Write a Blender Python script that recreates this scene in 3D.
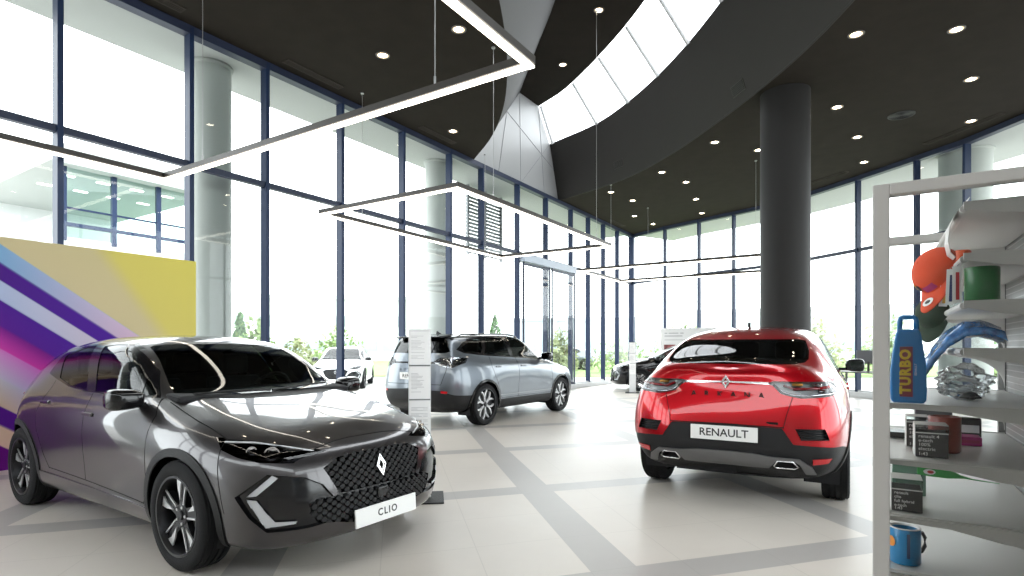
import bpy, bmesh, math, random
import numpy as np
from mathutils import Vector, Matrix, geometry
from mathutils.bvhtree import BVHTree
for _o in list(bpy.data.objects): bpy.data.objects.remove(_o)
S = bpy.context.scene
COL = S.collection
R = math.radians
# ------------------------------------------------------------------ camera, world, exposure
F_PX, HORIZON, EYE = 564.0, 348.0, 1.33
_cd = bpy.data.cameras.new('camera'); CAM = bpy.data.objects.new('camera', _cd); COL.objects.link(CAM)
CAM.location = (0, 0, EYE); CAM.rotation_euler = (R(90), 0, 0)
_cd.sensor_width = 36.0; _cd.lens = 36.0 * F_PX / 1024.0
_cd.shift_x = 0.0; _cd.shift_y = (HORIZON - 288.0) / 1024.0
_cd.clip_start = 0.05; _cd.clip_end = 500
S.camera = CAM
S.view_settings.view_transform = 'Standard'; S.view_settings.look = 'None'
S.view_settings.gamma = 1.0; S.view_settings.use_curve_mapping = False
S.view_settings.exposure = 1.15
S.cycles.use_denoising = True
S.cycles.max_bounces = 10; S.cycles.diffuse_bounces = 5; S.cycles.glossy_bounces = 5
S.cycles.transparent_max_bounces = 24; S.cycles.transmission_bounces = 4
S.cycles.sample_clamp_indirect = 6.0
S.cycles.caustics_reflective = False; S.cycles.caustics_refractive = False
WORLD = bpy.data.worlds.new('overcast sky'); S.world = WORLD; WORLD.use_nodes = True
SKY_STRENGTH = 3.0
_n = WORLD.node_tree.nodes; _l = WORLD.node_tree.links
_bg = _n['Background']; _tc = _n.new('ShaderNodeTexCoord'); _sx = _n.new('ShaderNodeSeparateXYZ'); _cr = _n.new('ShaderNodeValToRGB')
_l.new(_tc.outputs['Generated'], _sx.inputs[0]); _l.new(_sx.outputs['Z'], _cr.inputs[0])
_cr.color_ramp.elements[0].position = 0.0; _cr.color_ramp.elements[0].color = (0.93, 0.97, 1.0, 1)
_cr.color_ramp.elements[1].position = 0.5; _cr.color_ramp.elements[1].color = (0.94, 0.97, 1.0, 1)
_l.new(_cr.outputs[0], _bg.inputs['Color']); _bg.inputs['Strength'].default_value = SKY_STRENGTH

# ------------------------------------------------------------------ materials
def mat(name, color, rough=0.5, metal=0.0, emit=None, estr=0.0, coat=0.0, spec=0.5, noise=0.0, nscale=8.0, bump=0.0, bscale=200.0):
    m = bpy.data.materials.new(name); m.use_nodes = True
    nt = m.node_tree; b = nt.nodes['Principled BSDF']
    b.inputs['Base Color'].default_value = (*color, 1); b.inputs['Roughness'].default_value = rough
    b.inputs['Metallic'].default_value = metal; b.inputs['Specular IOR Level'].default_value = spec
    b.inputs['Coat Weight'].default_value = coat; b.inputs['Coat Roughness'].default_value = 0.03
    if emit: b.inputs['Emission Color'].default_value = (*emit, 1); b.inputs['Emission Strength'].default_value = estr
    if noise or bump:
        tc = nt.nodes.new('ShaderNodeTexCoord'); nz = nt.nodes.new('ShaderNodeTexNoise')
        nt.links.new(tc.outputs['Object'], nz.inputs['Vector']); nz.inputs['Scale'].default_value = nscale; nz.inputs['Detail'].default_value = 4
        if noise:
            rp = nt.nodes.new('ShaderNodeValToRGB'); nt.links.new(nz.outputs['Fac'], rp.inputs[0])
            rp.color_ramp.elements[0].position = .3; rp.color_ramp.elements[1].position = .7
            rp.color_ramp.elements[0].color = (*[c * (1 - noise) for c in color], 1)
            rp.color_ramp.elements[1].color = (*[min(1, c * (1 + noise)) for c in color], 1)
            nt.links.new(rp.outputs[0], b.inputs['Base Color'])
        if bump:
            n2 = nt.nodes.new('ShaderNodeTexNoise'); n2.inputs['Scale'].default_value = bscale
            nt.links.new(tc.outputs['Object'], n2.inputs['Vector'])
            bp = nt.nodes.new('ShaderNodeBump'); bp.inputs['Strength'].default_value = bump; bp.inputs['Distance'].default_value = .01
            nt.links.new(n2.outputs['Fac'], bp.inputs['Height']); nt.links.new(bp.outputs[0], b.inputs['Normal'])
    return m

def paint(name, color, metal=0.6, rough=0.32):
    m = mat(name, color, rough, metal, coat=1.0)
    nt = m.node_tree; b = nt.nodes['Principled BSDF']
    tc = nt.nodes.new('ShaderNodeTexCoord'); nz = nt.nodes.new('ShaderNodeTexNoise'); nz.inputs['Scale'].default_value = 900
    nt.links.new(tc.outputs['Object'], nz.inputs['Vector'])
    rp = nt.nodes.new('ShaderNodeValToRGB'); nt.links.new(nz.outputs['Fac'], rp.inputs[0])
    rp.color_ramp.elements[0].position = .3; rp.color_ramp.elements[1].position = .7
    rp.color_ramp.elements[0].color = (*[c * .88 for c in color], 1); rp.color_ramp.elements[1].color = (*[min(1, c * 1.12) for c in color], 1)
    nt.links.new(rp.outputs[0], b.inputs['Base Color'])
    b.inputs['Coat IOR'].default_value = 1.45; b.inputs['Specular IOR Level'].default_value = .2
    return m

def glass(name, tint=(1, 1, 1), ior=1.45, rough=0.0):
    m = bpy.data.materials.new(name); m.use_nodes = True; nt = m.node_tree; nt.nodes.clear()
    out = nt.nodes.new('ShaderNodeOutputMaterial'); mx = nt.nodes.new('ShaderNodeMixShader')
    tr = nt.nodes.new('ShaderNodeBsdfTransparent'); gl = nt.nodes.new('ShaderNodeBsdfGlossy'); fr = nt.nodes.new('ShaderNodeFresnel')
    tr.inputs['Color'].default_value = (*tint, 1); gl.inputs['Roughness'].default_value = rough; fr.inputs['IOR'].default_value = ior
    nt.links.new(fr.outputs[0], mx.inputs[0]); nt.links.new(tr.outputs[0], mx.inputs[1]); nt.links.new(gl.outputs[0], mx.inputs[2])
    nt.links.new(mx.outputs[0], out.inputs[0])
    return m

# ------------------------------------------------------------------ object helpers
def link(o, parent=None):
    COL.objects.link(o)
    if parent is not None: o.parent = parent
    return o

def tag(o, label=None, cat=None, group=None, kind=None):
    if label: o['label'] = label
    if cat: o['category'] = cat
    if group: o['group'] = group
    if kind: o['kind'] = kind
    return o

def empty(name, label, cat, loc=(0, 0, 0), rz=0.0, group=None):
    o = link(bpy.data.objects.new(name, None)); o.location = loc; o.rotation_euler = (0, 0, rz)
    o.empty_display_size = .1
    return tag(o, label, cat, group)

def add(name, bm, mats, parent=None, smooth=False, bevel=0.0, angle=None):
    if not isinstance(mats, (list, tuple)): mats = [mats]
    me = bpy.data.meshes.new(name); bm.to_mesh(me); bm.free()
    for m in mats: me.materials.append(m)
    if smooth:
        for p in me.polygons: p.use_smooth = True
        if angle:
            try: me.set_sharp_from_angle(angle=R(angle))
            except Exception: pass
    o = link(bpy.data.objects.new(name, me), parent)
    if bevel:
        b = o.modifiers.new('bevel', 'BEVEL'); b.width = bevel; b.segments = 2; b.limit_method = 'ANGLE'; b.angle_limit = R(40)
    return o

def struct(name, bm, mats, parent=None, **k):
    o = add(name, bm, mats, parent, **k)
    if parent is None: o['kind'] = 'structure'
    return o

def box(bm, c, s, rot=None, mi=0):
    r = bmesh.ops.create_cube(bm, size=1.0)
    M = Matrix.Translation(c) @ (rot.to_4x4() if rot is not None else Matrix.Identity(4)) @ Matrix.Diagonal((*s, 1))
    bmesh.ops.transform(bm, matrix=M, verts=r['verts'])
    for f in {f for v in r['verts'] for f in v.link_faces}: f.material_index = mi
    return r['verts']

def tube(bm, p, q, r, seg=10, r2=None, mi=0, cap=True):
    p, q = Vector(p), Vector(q); d = q - p
    ret = bmesh.ops.create_cone(bm, cap_ends=cap, segments=seg, radius1=r, radius2=r if r2 is None else r2, depth=d.length)
    M = Matrix.Translation((p + q) / 2) @ Vector((0, 0, 1)).rotation_difference(d).to_matrix().to_4x4()
    bmesh.ops.transform(bm, matrix=M, verts=ret['verts'])
    for f in {f for v in ret['verts'] for f in v.link_faces}: f.material_index = mi
    return ret['verts']

def path_tube(bm, pts, r, seg=8, mi=0):
    pts = [Vector(p) for p in pts]; rings = []
    up = Vector((0, 0, 1))
    for i, p in enumerate(pts):
        t = (pts[min(i + 1, len(pts) - 1)] - pts[max(i - 1, 0)]).normalized()
        a = t.cross(up); a = a.normalized() if a.length > 1e-4 else t.cross(Vector((1, 0, 0))).normalized()
        b = t.cross(a)
        rings.append([bm.verts.new(p + r * (math.cos(2 * math.pi * k / seg) * a + math.sin(2 * math.pi * k / seg) * b)) for k in range(seg)])
    for u, w in zip(rings, rings[1:]):
        for k in range(seg):
            f = bm.faces.new((u[k], u[(k + 1) % seg], w[(k + 1) % seg], w[k])); f.material_index = mi
    for e in (rings[0], rings[-1]):
        f = bm.faces.new(e); f.material_index = mi

def lathe(bm, prof, seg=32, M=None, mi=0, close=False):
    """prof = [(radius, height)], around z"""
    rings = []
    for r, z in prof:
        rings.append([bm.verts.new((r * math.cos(2 * math.pi * k / seg), r * math.sin(2 * math.pi * k / seg), z)) for k in range(seg)] if r > 1e-6 else [bm.verts.new((0, 0, z))])
    if close: rings.append(rings[0])
    for a, b in zip(rings, rings[1:]):
        for k in range(seg):
            k2 = (k + 1) % seg
            if len(a) == 1 and len(b) == 1: continue
            vs = (a[0], b[k2], b[k]) if len(a) == 1 else ((a[k], a[k2], b[0]) if len(b) == 1 else (a[k], a[k2], b[k2], b[k]))
            f = bm.faces.new(vs); f.material_index = mi
    vs = list({v for r_ in rings for v in r_})
    if M is not None: bmesh.ops.transform(bm, matrix=M, verts=vs)
    return vs

def prism(bm, poly, M, h, mi=0):
    """extrude a 2D polygon (x,y) from z=0 to z=h and place by M"""
    a = [bm.verts.new((x, y, 0)) for x, y in poly]; b = [bm.verts.new((x, y, h)) for x, y in poly]
    n = len(poly); fs = [bm.faces.new(a[::-1]), bm.faces.new(b)]
    for i in range(n): fs.append(bm.faces.new((a[i], a[(i + 1) % n], b[(i + 1) % n], b[i])))
    for f in fs: f.material_index = mi
    bmesh.ops.transform(bm, matrix=M, verts=a + b)
    return a + b

def fix(bm):
    bmesh.ops.recalc_face_normals(bm, faces=bm.faces)
    return bm

def text_mesh(bm, s, size, M, depth=.001, mi=0, align='CENTER', space=1.0, bold=0.0):
    cu = bpy.data.curves.new('lettering', 'FONT'); cu.body = s; cu.size = size; cu.align_x = align; cu.align_y = 'CENTER'
    cu.extrude = depth; cu.space_character = space; cu.resolution_u = 3; cu.offset = bold
    o = bpy.data.objects.new('lettering', cu); COL.objects.link(o)
    dg = bpy.context.evaluated_depsgraph_get(); dg.update()
    me = bpy.data.meshes.new_from_object(o.evaluated_get(dg))
    n0 = len(bm.verts); f0 = len(bm.faces)
    bm.from_mesh(me); bm.verts.ensure_lookup_table(); bm.faces.ensure_lookup_table()
    vs = bm.verts[n0:]; bmesh.ops.transform(bm, matrix=M, verts=vs)
    for f in bm.faces[f0:]: f.material_index = mi
    bpy.data.objects.remove(o); bpy.data.curves.remove(cu); bpy.data.meshes.remove(me)
    return vs

# wall-aligned frame: s runs along the long glass wall, b across the hall
SA, CA = math.sin(R(32.6)), math.cos(R(32.6))
def W(s, b, z=0.0): return Vector((SA * s + CA * b, CA * s - SA * b, z))
ROT_S = Matrix.Rotation(R(90 - 32.6), 3, 'Z')        # local x -> along s
WALL_B = -8.39
CEIL = 6.0
# ================================================================== the setting
def pch(xs, ys, x):
    xs = np.asarray(xs, float); ys = np.asarray(ys, float); h = np.diff(xs); d = np.diff(ys) / h; m = np.zeros_like(xs)
    for i in range(1, len(xs) - 1):
        m[i] = (d[i - 1] * h[i] + d[i] * h[i - 1]) / (h[i] + h[i - 1])
    m[0], m[-1] = d[0], d[-1]
    k = int(np.clip(np.searchsorted(xs, x) - 1, 0, len(h) - 1)); t = (x - xs[k]) / h[k]
    return float(ys[k] * (1 + 2 * t) * (1 - t) ** 2 + h[k] * m[k] * t * (1 - t) ** 2 + ys[k + 1] * t * t * (3 - 2 * t) + h[k] * m[k + 1] * t * t * (t - 1))

NAVY = mat('navy painted aluminium', (.009, .023, .066), .45, spec=.3)
NAVYDARK = mat('navy shadow bead', (.012, .02, .05), .5)  # dark navy paint of transoms, head rails and door leaves
CEILPAINT = mat('dark warm grey ceiling paint', (.024, .0205, .0165), .9, spec=.08, noise=.08, nscale=3)
FASCIADARK = mat('dark grey fascia plaster', (.042, .040, .038), .7, spec=.15)
FASCIALIGHT = mat('light grey fascia panel', (.085, .085, .086), .7, spec=.15)
PALE = mat('pale end wall panel', (.31, .315, .32), .45)
WHITEWALL = mat('white wall paint', (.40, .38, .36), .8)
KERB = mat('pale stone kerb', (.62, .63, .64), .5)
SOFFIT = mat('white outdoor soffit', (.42, .44, .425), .8)
CONCRETE = mat('pale render column', (.42, .445, .42), .8)
PAVING = mat('pale outdoor paving', (.50, .49, .465), .9, noise=.15, nscale=.6)
PANE = glass('clear glazing', (.93, .965, .955), 1.45)
SKYPANE = glass('skylight glazing', (.96, .98, .98), 1.3)

# floor: cream tile panels divided by grey bands (two directions), fine joints
def floor_material():
    m = bpy.data.materials.new('banded tile floor'); m.use_nodes = True; nt = m.node_tree; b = nt.nodes['Principled BSDF']; L = nt.links.new
    geo = nt.nodes.new('ShaderNodeNewGeometry')
    def M(op, a, c=None, d=None):
        n = nt.nodes.new('ShaderNodeMath'); n.operation = op
        for i, v in enumerate((a, c, d)):
            if v is None: continue
            if isinstance(v, (int, float)): n.inputs[i].default_value = v
            else: L(v, n.inputs[i])
        return n.outputs[0]
    def dot(v):
        n = nt.nodes.new('ShaderNodeVectorMath'); n.operation = 'DOT_PRODUCT'; L(geo.outputs['Position'], n.inputs[0]); n.inputs[1].default_value = v
        return n.outputs['Value']
    e = dot((.979, .203, 0)); g = dot((-.297, .955, 0))
    def band(c, c0, per, w):
        f = M('FRACT', M('ADD', M('DIVIDE', M('SUBTRACT', c, c0), per), .5)); a = M('ABSOLUTE', M('SUBTRACT', f, .5)); return M('LESS_THAN', M('MULTIPLY', a, per), w / 2)
    bands = M('MAXIMUM', band(e, 1.29, 2.14, .30), band(g, 2.93, 2.085, .26))
    joints = M('MAXIMUM', band(e, 1.14, .6133, .006), band(g, 3.06, .609, .006))
    nz = nt.nodes.new('ShaderNodeTexNoise'); nz.inputs['Scale'].default_value = 1.4; nz.inputs['Detail'].default_value = 5; L(geo.outputs['Position'], nz.inputs['Vector'])
    def col(c1, c2):
        r = nt.nodes.new('ShaderNodeValToRGB'); L(nz.outputs['Fac'], r.inputs[0]); r.color_ramp.elements[0].position = .35; r.color_ramp.elements[1].position = .65
        r.color_ramp.elements[0].color = (*c1, 1); r.color_ramp.elements[1].color = (*c2, 1); return r.outputs[0]
    mx = nt.nodes.new('ShaderNodeMix'); mx.data_type = 'RGBA'; L(bands, mx.inputs['Factor']); L(col((.61, .56, .505), (.65, .60, .545)), mx.inputs[6]); L(col((.40, .378, .36), (.43, .407, .387)), mx.inputs[7])
    mj = nt.nodes.new('ShaderNodeMix'); mj.data_type = 'RGBA'; L(M('MULTIPLY', joints, .22), mj.inputs['Factor']); L(mx.outputs[2], mj.inputs[6]); mj.inputs[7].default_value = (.25, .23, .21, 1)
    L(mj.outputs[2], b.inputs['Base Color']); b.inputs['Roughness'].default_value = .30; b.inputs['Specular IOR Level'].default_value = .32
    r2 = nt.nodes.new('ShaderNodeMapRange'); L(nz.outputs['Fac'], r2.inputs[0]); r2.inputs[3].default_value = .27; r2.inputs[4].default_value = .40; L(r2.outputs[0], b.inputs['Roughness'])
    return m

LEFT_S = [-6.7, -5.1, -3.5, -1.9, -.32, 1.25, 2.82, 4.39, 5.61, 7.16, 8.80, 10.37, 11.66, 13.38, 15.01, 16.70, 18.05, 19.36, 20.71, 22.33]
ARC = [(4.95, 23.34), (5.9, 21.75), (6.8, 20.5), (7.62, 19.37), (8.28, 18.45), (8.92, 17.0), (9.43, 15.37), (9.87, 13.75), (10.16, 12.6), (10.28, 11.1), (10.28, 9.6), (10.2, 8.1), (10.0, 6.6), (9.7, 5.2), (9.3, 3.8), (8.8, 2.4), (8.2, 1.0), (7.5, -.3), (6.7, -1.6), (5.8, -2.8)]
BACK_L = W(-6.7, WALL_B); BACK_R = Vector((5.8, -2.8, 0))

def poly_face(bm, pts, z, mi=0, up=False):
    P = [Vector((p[0], p[1], z)) for p in pts]
    vs = [bm.verts.new(p) for p in P]
    for t in geometry.tessellate_polygon([P]):
        f = bm.faces.new([vs[i] for i in t]); f.material_index = mi
    return vs

outline = [tuple(W(s, WALL_B)[:2]) for s in LEFT_S] + ARC[1:]
bm = bmesh.new(); poly_face(bm, outline, 0.0); bmesh.ops.recalc_face_normals(bm, faces=bm.faces)
for f in bm.faces:
    if f.normal.z < 0: f.normal_flip()
struct('floor', bm, floor_material())

# --- ceiling with the curved light well
LW = ([.5, 1, 3, 5, 7.57, 8.44, 9.54, 10.97, 12.5, 14.05], [-2.5, -2.2, -1.25, -.62, -.17, -.10, -.08, -.17, -.46, -.97])
RW = ([.5, 1, 3, 5, 7.57, 8.44, 9.4, 10.05, 11.86, 13.5, 15.73, 17.85], [3.0, 3.2, 3.95, 4.35, 4.58, 4.60, 4.56, 4.49, 4.2, 3.84, 3.0, 1.46])
ULW = ([.5, 1, 3, 5, 7, 9, 11.67, 13.6, 15.9], [-.8, -.6, .1, .65, 1.0, 1.08, .89, .58, .214])
MRW = ([.5, 1, 3, 5, 7, 9, 10.2, 11.65, 13, 14.4, 15.8, 17.4], [2.5, 2.7, 3.4, 3.75, 3.93, 3.9, 3.8, 3.63, 3.37, 2.97, 2.38, 1.17])
URW = ([.5, 1, 3, 5, 7, 9, 11.67, 12.5, 13.5, 14.7, 15.9, 16.8], [1.8, 2.0, 2.6, 2.95, 3.07, 3.02, 2.75, 2.56, 2.27, 1.86, 1.36, .79])
ZW_MID, ZW_TOP = 7.63, 8.53
def curve(C, n=40): 
    y0, y1 = C[0][0], C[0][-1]
    return [(pch(C[0], C[1], y0 + (y1 - y0) * k / n), y0 + (y1 - y0) * k / n) for k in range(n + 1)]
def ruled(bm, A, za, B, zb, mi=0):
    a = [bm.verts.new((x, y, za)) for x, y in A]; b = [bm.verts.new((x, y, zb)) for x, y in B]
    for i in range(len(A) - 1):
        f = bm.faces.new((a[i], a[i + 1], b[i + 1], b[i])); f.material_index = mi
cl, cr_, cul, cmr, cur = curve(LW), curve(RW), curve(ULW), curve(MRW), curve(URW)
def back_y(x): t = (x - BACK_R.x) / (BACK_L.x - BACK_R.x); return BACK_R.y + t * (BACK_L.y - BACK_R.y)
bm = bmesh.new()
poly_face(bm, cl[::-1] + [(cl[0][0], back_y(cl[0][0])), tuple(BACK_L[:2])], CEIL)
poly_face(bm, cr_[::-1] + [(cr_[0][0], back_y(cr_[0][0])), tuple(BACK_R[:2])] + ARC[::-1][1:], CEIL)
poly_face(bm, [cl[0], cr_[0], (cr_[0][0], back_y(cr_[0][0])), (cl[0][0], back_y(cl[0][0]))], CEIL)
for f in bm.faces:
    f.normal_update()
    if f.normal.z > 0: f.normal_flip()
struct('ceiling', bm, CEILPAINT)
bm = bmesh.new(); ruled(bm, cl, CEIL, cul, ZW_TOP); struct('trim_1', bm, FASCIALIGHT, smooth=True)['label'] = 'light grey curved fascia of the skylight well'
bm = bmesh.new(); ruled(bm, cr_, CEIL, cmr, ZW_MID)
fr_ = struct('trim_2', bm, FASCIADARK, smooth=True); fr_['label'] = 'dark grey curved fascia below the skylight'
bm = bmesh.new(); ruled(bm, cul, ZW_TOP, cur, ZW_TOP); struct('ceiling_upper', bm, CEILPAINT)
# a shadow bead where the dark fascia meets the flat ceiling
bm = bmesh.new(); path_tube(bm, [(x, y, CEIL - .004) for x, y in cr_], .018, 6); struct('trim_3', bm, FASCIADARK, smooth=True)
bm = bmesh.new(); poly = [(cl[0], CEIL), (cul[0], ZW_TOP), (cur[0], ZW_TOP), (cmr[0], ZW_MID), (cr_[0], CEIL)]
bm.faces.new([bm.verts.new((p[0], p[1], z)) for p, z in poly]); struct('wall_well_near', bm, FASCIADARK)
bm = bmesh.new(); poly = [(cl[-1], CEIL), (cul[-1], ZW_TOP), (cur[-1], ZW_TOP), (cmr[-1], ZW_MID), (cr_[-1], CEIL)]
bm.faces.new([bm.verts.new((p[0], p[1], z)) for p, z in poly])
we = struct('wall_well_far', bm, PALE)
# fine panel seams on the pale end wall
bm = bmesh.new(); P5 = [Vector((p[0], p[1], z)) for p, z in poly]; n_in = Vector((CA, -SA, 0)) * .004
mid = (P5[0] + P5[4]) / 2
for a, b in ((P5[0] * .5 + P5[4] * .5, P5[1]), (P5[0] * .5 + P5[4] * .5, P5[3]), (P5[0] * .3 + P5[1] * .7, P5[4] * .45 + P5[3] * .55), (P5[0] * .75 + P5[4] * .25, P5[0] * .3 + P5[1] * .7), (P5[0] * .2 + P5[4] * .8, P5[2])):
    tube(bm, a + n_in, b + n_in, .007, 5)
add('panel_seam', bm, mat('grey seam', (.24, .245, .25), .6), we)

# --- skylight: one leaning pane per bay with its glazing bar
YB = [17.3, 15.8, 14.4, 13.0, 11.62, 10.2, 8.8, 7.4, 6.0, 4.6, 3.2, 1.8, .5]
def sky_pair(y):
    k = (y - .5) / (17.4 - .5); yu = .5 + k * (16.8 - .5)
    return Vector((pch(*MRW, y), y, ZW_MID)), Vector((pch(*URW, yu), yu, ZW_TOP))
nwin = 0
for i in range(len(YB) - 1):
    nwin += 1; bm = bmesh.new(); n = 4; prev = None
    ya = 17.4 if i == 0 else YB[i]
    for k in range(n + 1):
        a, b = sky_pair(ya + (YB[i + 1] - ya) * k / n); cur_ = (bm.verts.new(a), bm.verts.new(b))
        if prev: bm.faces.new((prev[0], cur_[0], cur_[1], prev[1]))
        prev = cur_
    w = struct('window_%d' % nwin, bm, SKYPANE)
    bm = bmesh.new(); a, b = sky_pair(YB[i]); tube(bm, a - Vector((0, 0, .03)), b - Vector((0, 0, .03)), .05, 10)
    add('glazing_bar', bm, mat('grey aluminium bar', (.75, .76, .78), .5) if 'grey aluminium bar' not in bpy.data.materials else bpy.data.materials['grey aluminium bar'], w)

# --- glazed walls, one window per bay: pane, mullion, transom, head and sill rails
TRANSOM = 4.0
def bay(p, q, first=False, tr=True, kd=.16):
    global nwin
    nwin += 1
    p = Vector((p[0], p[1], 0)); q = Vector((q[0], q[1], 0)); d = (q - p); L = d.length; d.normalize(); rot = Matrix.Rotation(math.atan2(d.y, d.x), 3, 'Z'); mid = (p + q) / 2
    up = Vector((0, 0, 1))
    bm = bmesh.new()
    for z0, z1 in ((.16, TRANSOM - .05), (TRANSOM + .05, CEIL - .1)):
        f = bm.faces.new([bm.verts.new(v) for v in (p + up * z0, q + up * z0, q + up * z1, p + up * z1)])
    w = struct('window_%d' % nwin, bm, PANE)
    bm = bmesh.new(); box(bm, p + up * (CEIL / 2 + .04), (.065, kd, CEIL - .1), rot); add('mullion', bm, NAVY, w, bevel=.006)
    bm = bmesh.new(); box(bm, mid + up * TRANSOM, (L, kd * .55, .09), rot); add('transom', bm, NAVYDARK, w)
    bm = bmesh.new(); box(bm, mid + up * (CEIL - .06), (L, kd, .12), rot); add('head_rail', bm, NAVYDARK, w)
    bm = bmesh.new(); box(bm, mid + up * .07, (L + .06, .30, .14), rot); box(bm, mid + up * .16, (L, .09, .05), rot); add('sill_rail', bm, KERB, w, bevel=.01)
    return w
for a, b in zip(LEFT_S, LEFT_S[1:]): bay(W(a, WALL_B), W(b, WALL_B))
for a, b in zip(ARC, ARC[1:]): bay(a, b)
bm = bmesh.new(); box(bm, (4.95, 23.34, 3.0), (.22, .22, 5.98), ROT_S); struct('trim_4', bm, NAVY, bevel=.01)
bm = bmesh.new(); box(bm, (5.8, -2.8, 3.0), (.12, .16, 5.98)); struct('trim_5', bm, NAVY, bevel=.01)
# white wall behind the camera; unseen glazed strip above added for fill light
bm = bmesh.new(); v = BACK_L - BACK_R; rot = Matrix.Rotation(math.atan2(v.y, v.x), 3, 'Z')
box(bm, (BACK_L + BACK_R) / 2 + Vector((0, -.08, 2.35)), (v.length, .12, 4.7), rot); struct('wall_back', bm, WHITEWALL)
nwin += 1
bm = bmesh.new(); bm.faces.new([bm.verts.new(q) for q in (BACK_R + Vector((0, -.08, 4.7)), BACK_L + Vector((0, -.08, 4.7)), BACK_L + Vector((0, -.08, CEIL)), BACK_R + Vector((0, -.08, CEIL)))]); wb = struct('window_%d' % nwin, bm, PANE)
bm = bmesh.new(); box(bm, (BACK_L + BACK_R) / 2 + Vector((0, -.08, CEIL - .05)), (v.length, .12, .1), rot); add('head_rail', bm, NAVYDARK, wb)
# sliding entrance: deep header under the transom with two thin door leaves
d1 = None
bm = bmesh.new(); box(bm, W(15.04, WALL_B + .10, 3.86), (3.3, .26, .22), ROT_S); d1 = struct('door_1', bm, mat('pale blue-grey door header', (.35, .40, .48), .4), bevel=.01)
for s0, s1, b in ((13.5, 15.0, .14), (15.1, 16.62, .18)):
    bm = bmesh.new()
    for s in (s0, s1): box(bm, W(s, WALL_B + b, 1.95), (.05, .04, 3.6), ROT_S)
    for z in (.2, 3.7): box(bm, W((s0 + s1) / 2, WALL_B + b, z), (s1 - s0, .04, .07), ROT_S)
    lf = add('door_leaf', bm, NAVYDARK, d1)
    bm = bmesh.new(); bm.faces.new([bm.verts.new(W(s, WALL_B + b, z)) for s, z in ((s0, .2), (s1, .2), (s1, 3.7), (s0, 3.7))]); add('door_glass', bm, PANE, lf)

# --- dark round column
bm = bmesh.new(); lathe(bm, [(.42, 0), (.42, CEIL)], 64, Matrix.Translation((5.01, 10.35, 0)))
COLUMN = struct('column', bm, mat('dark graphite column', (.018, .017, .0165), .6, spec=.25), smooth=True)

# ------------------------------------------------------------------ outdoors
bm = bmesh.new(); poly_face(bm, [(-150, -80), (150, -80), (150, 170), (-150, 170)], -.06)
for f in bm.faces:
    f.normal_update()
    if f.normal.z < 0: f.normal_flip()
struct('ground', bm, PAVING)
bm = bmesh.new(); poly_face(bm, [(-2, 27), (-30, 27), (-60, 60), (40, 60), (26, 27), (12, 26)], -.04)
for f in bm.faces:
    f.normal_update()
    if f.normal.z < 0: f.normal_flip()
struct('lawn', bm, mat('grass lawn', (.17, .26, .08), .95, noise=.3, nscale=2))
def soffit(pts, off, name):
    P = [Vector((p[0], p[1], 0)) for p in pts]; N = []
    for i in range(len(P)):
        t = (P[min(i + 1, len(P) - 1)] - P[max(i - 1, 0)]).normalized(); N.append(Vector((-t.y, t.x, 0)))
    bm = bmesh.new(); prev = None
    for p, n in zip(P, N):
        a = [p + n * .1 + Vector((0, 0, CEIL)), p + n * off + Vector((0, 0, CEIL)), p + n * off + Vector((0, 0, CEIL + .35)), p + n * .1 + Vector((0, 0, CEIL + .35))]
        vs = [bm.verts.new(x) for x in a]
        if prev:
            for k in range(4): bm.faces.new((prev[k], vs[k], vs[(k + 1) % 4], prev[(k + 1) % 4]))
        prev = vs
    fix(bm); return struct(name, bm, SOFFIT)
soffit([W(s, WALL_B)[:2] for s in LEFT_S], 1.45, 'roof_overhang_left')
soffit(ARC, 2.4, 'roof_overhang_right')
for i, s in enumerate((-.6, 5.2, 10.95)):
    bm = bmesh.new(); p = W(s, -9.25); lathe(bm, [(.30, -.06), (.30, CEIL - .06), (.33, CEIL - .03), (.33, CEIL)], 40, Matrix.Translation(p)); struct('column_outside' if i == 0 else 'column_outside.%03d' % i, bm, CONCRETE, smooth=True, angle=40)
for i, (x, y) in enumerate(((10.85, 13.5), (11.5, 7.0))):
    bm = bmesh.new(); lathe(bm, [(.52, -.06), (.52, CEIL - .06), (.55, CEIL - .03), (.55, CEIL)], 40, Matrix.Translation((x, y, 0))); struct('column_outside_right' if i == 0 else 'column_outside_right.%03d' % i, bm, CONCRETE, smooth=True, angle=40)
# ================================================================== car body builder
def pchip(xs, ys, xq):
    xs = np.asarray(xs, float); ys = np.asarray(ys, float); xq = np.clip(np.asarray(xq, float), xs[0], xs[-1])
    if len(xs) == 1: return np.full_like(xq, ys[0])
    h = np.diff(xs); d = np.diff(ys) / h; m = np.zeros_like(xs)
    if len(xs) > 2:
        for i in range(1, len(xs) - 1):
            if d[i - 1] * d[i] > 0:
                w1, w2 = 2 * h[i] + h[i - 1], h[i] + 2 * h[i - 1]
                m[i] = (w1 + w2) / (w1 / d[i - 1] + w2 / d[i])
    m[0], m[-1] = d[0], d[-1]
    k = np.clip(np.searchsorted(xs, xq) - 1, 0, len(h) - 1); t = (xq - xs[k]) / h[k]
    return (ys[k] * (1 + 2 * t) * (1 - t) ** 2 + h[k] * m[k] * t * (1 - t) ** 2 + ys[k + 1] * t * t * (3 - 2 * t) + h[k] * m[k + 1] * t * t * (t - 1))

def rail(x, y, z, f, r): return dict(x=x, y=y, z=z, f=f, r=r)

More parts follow.
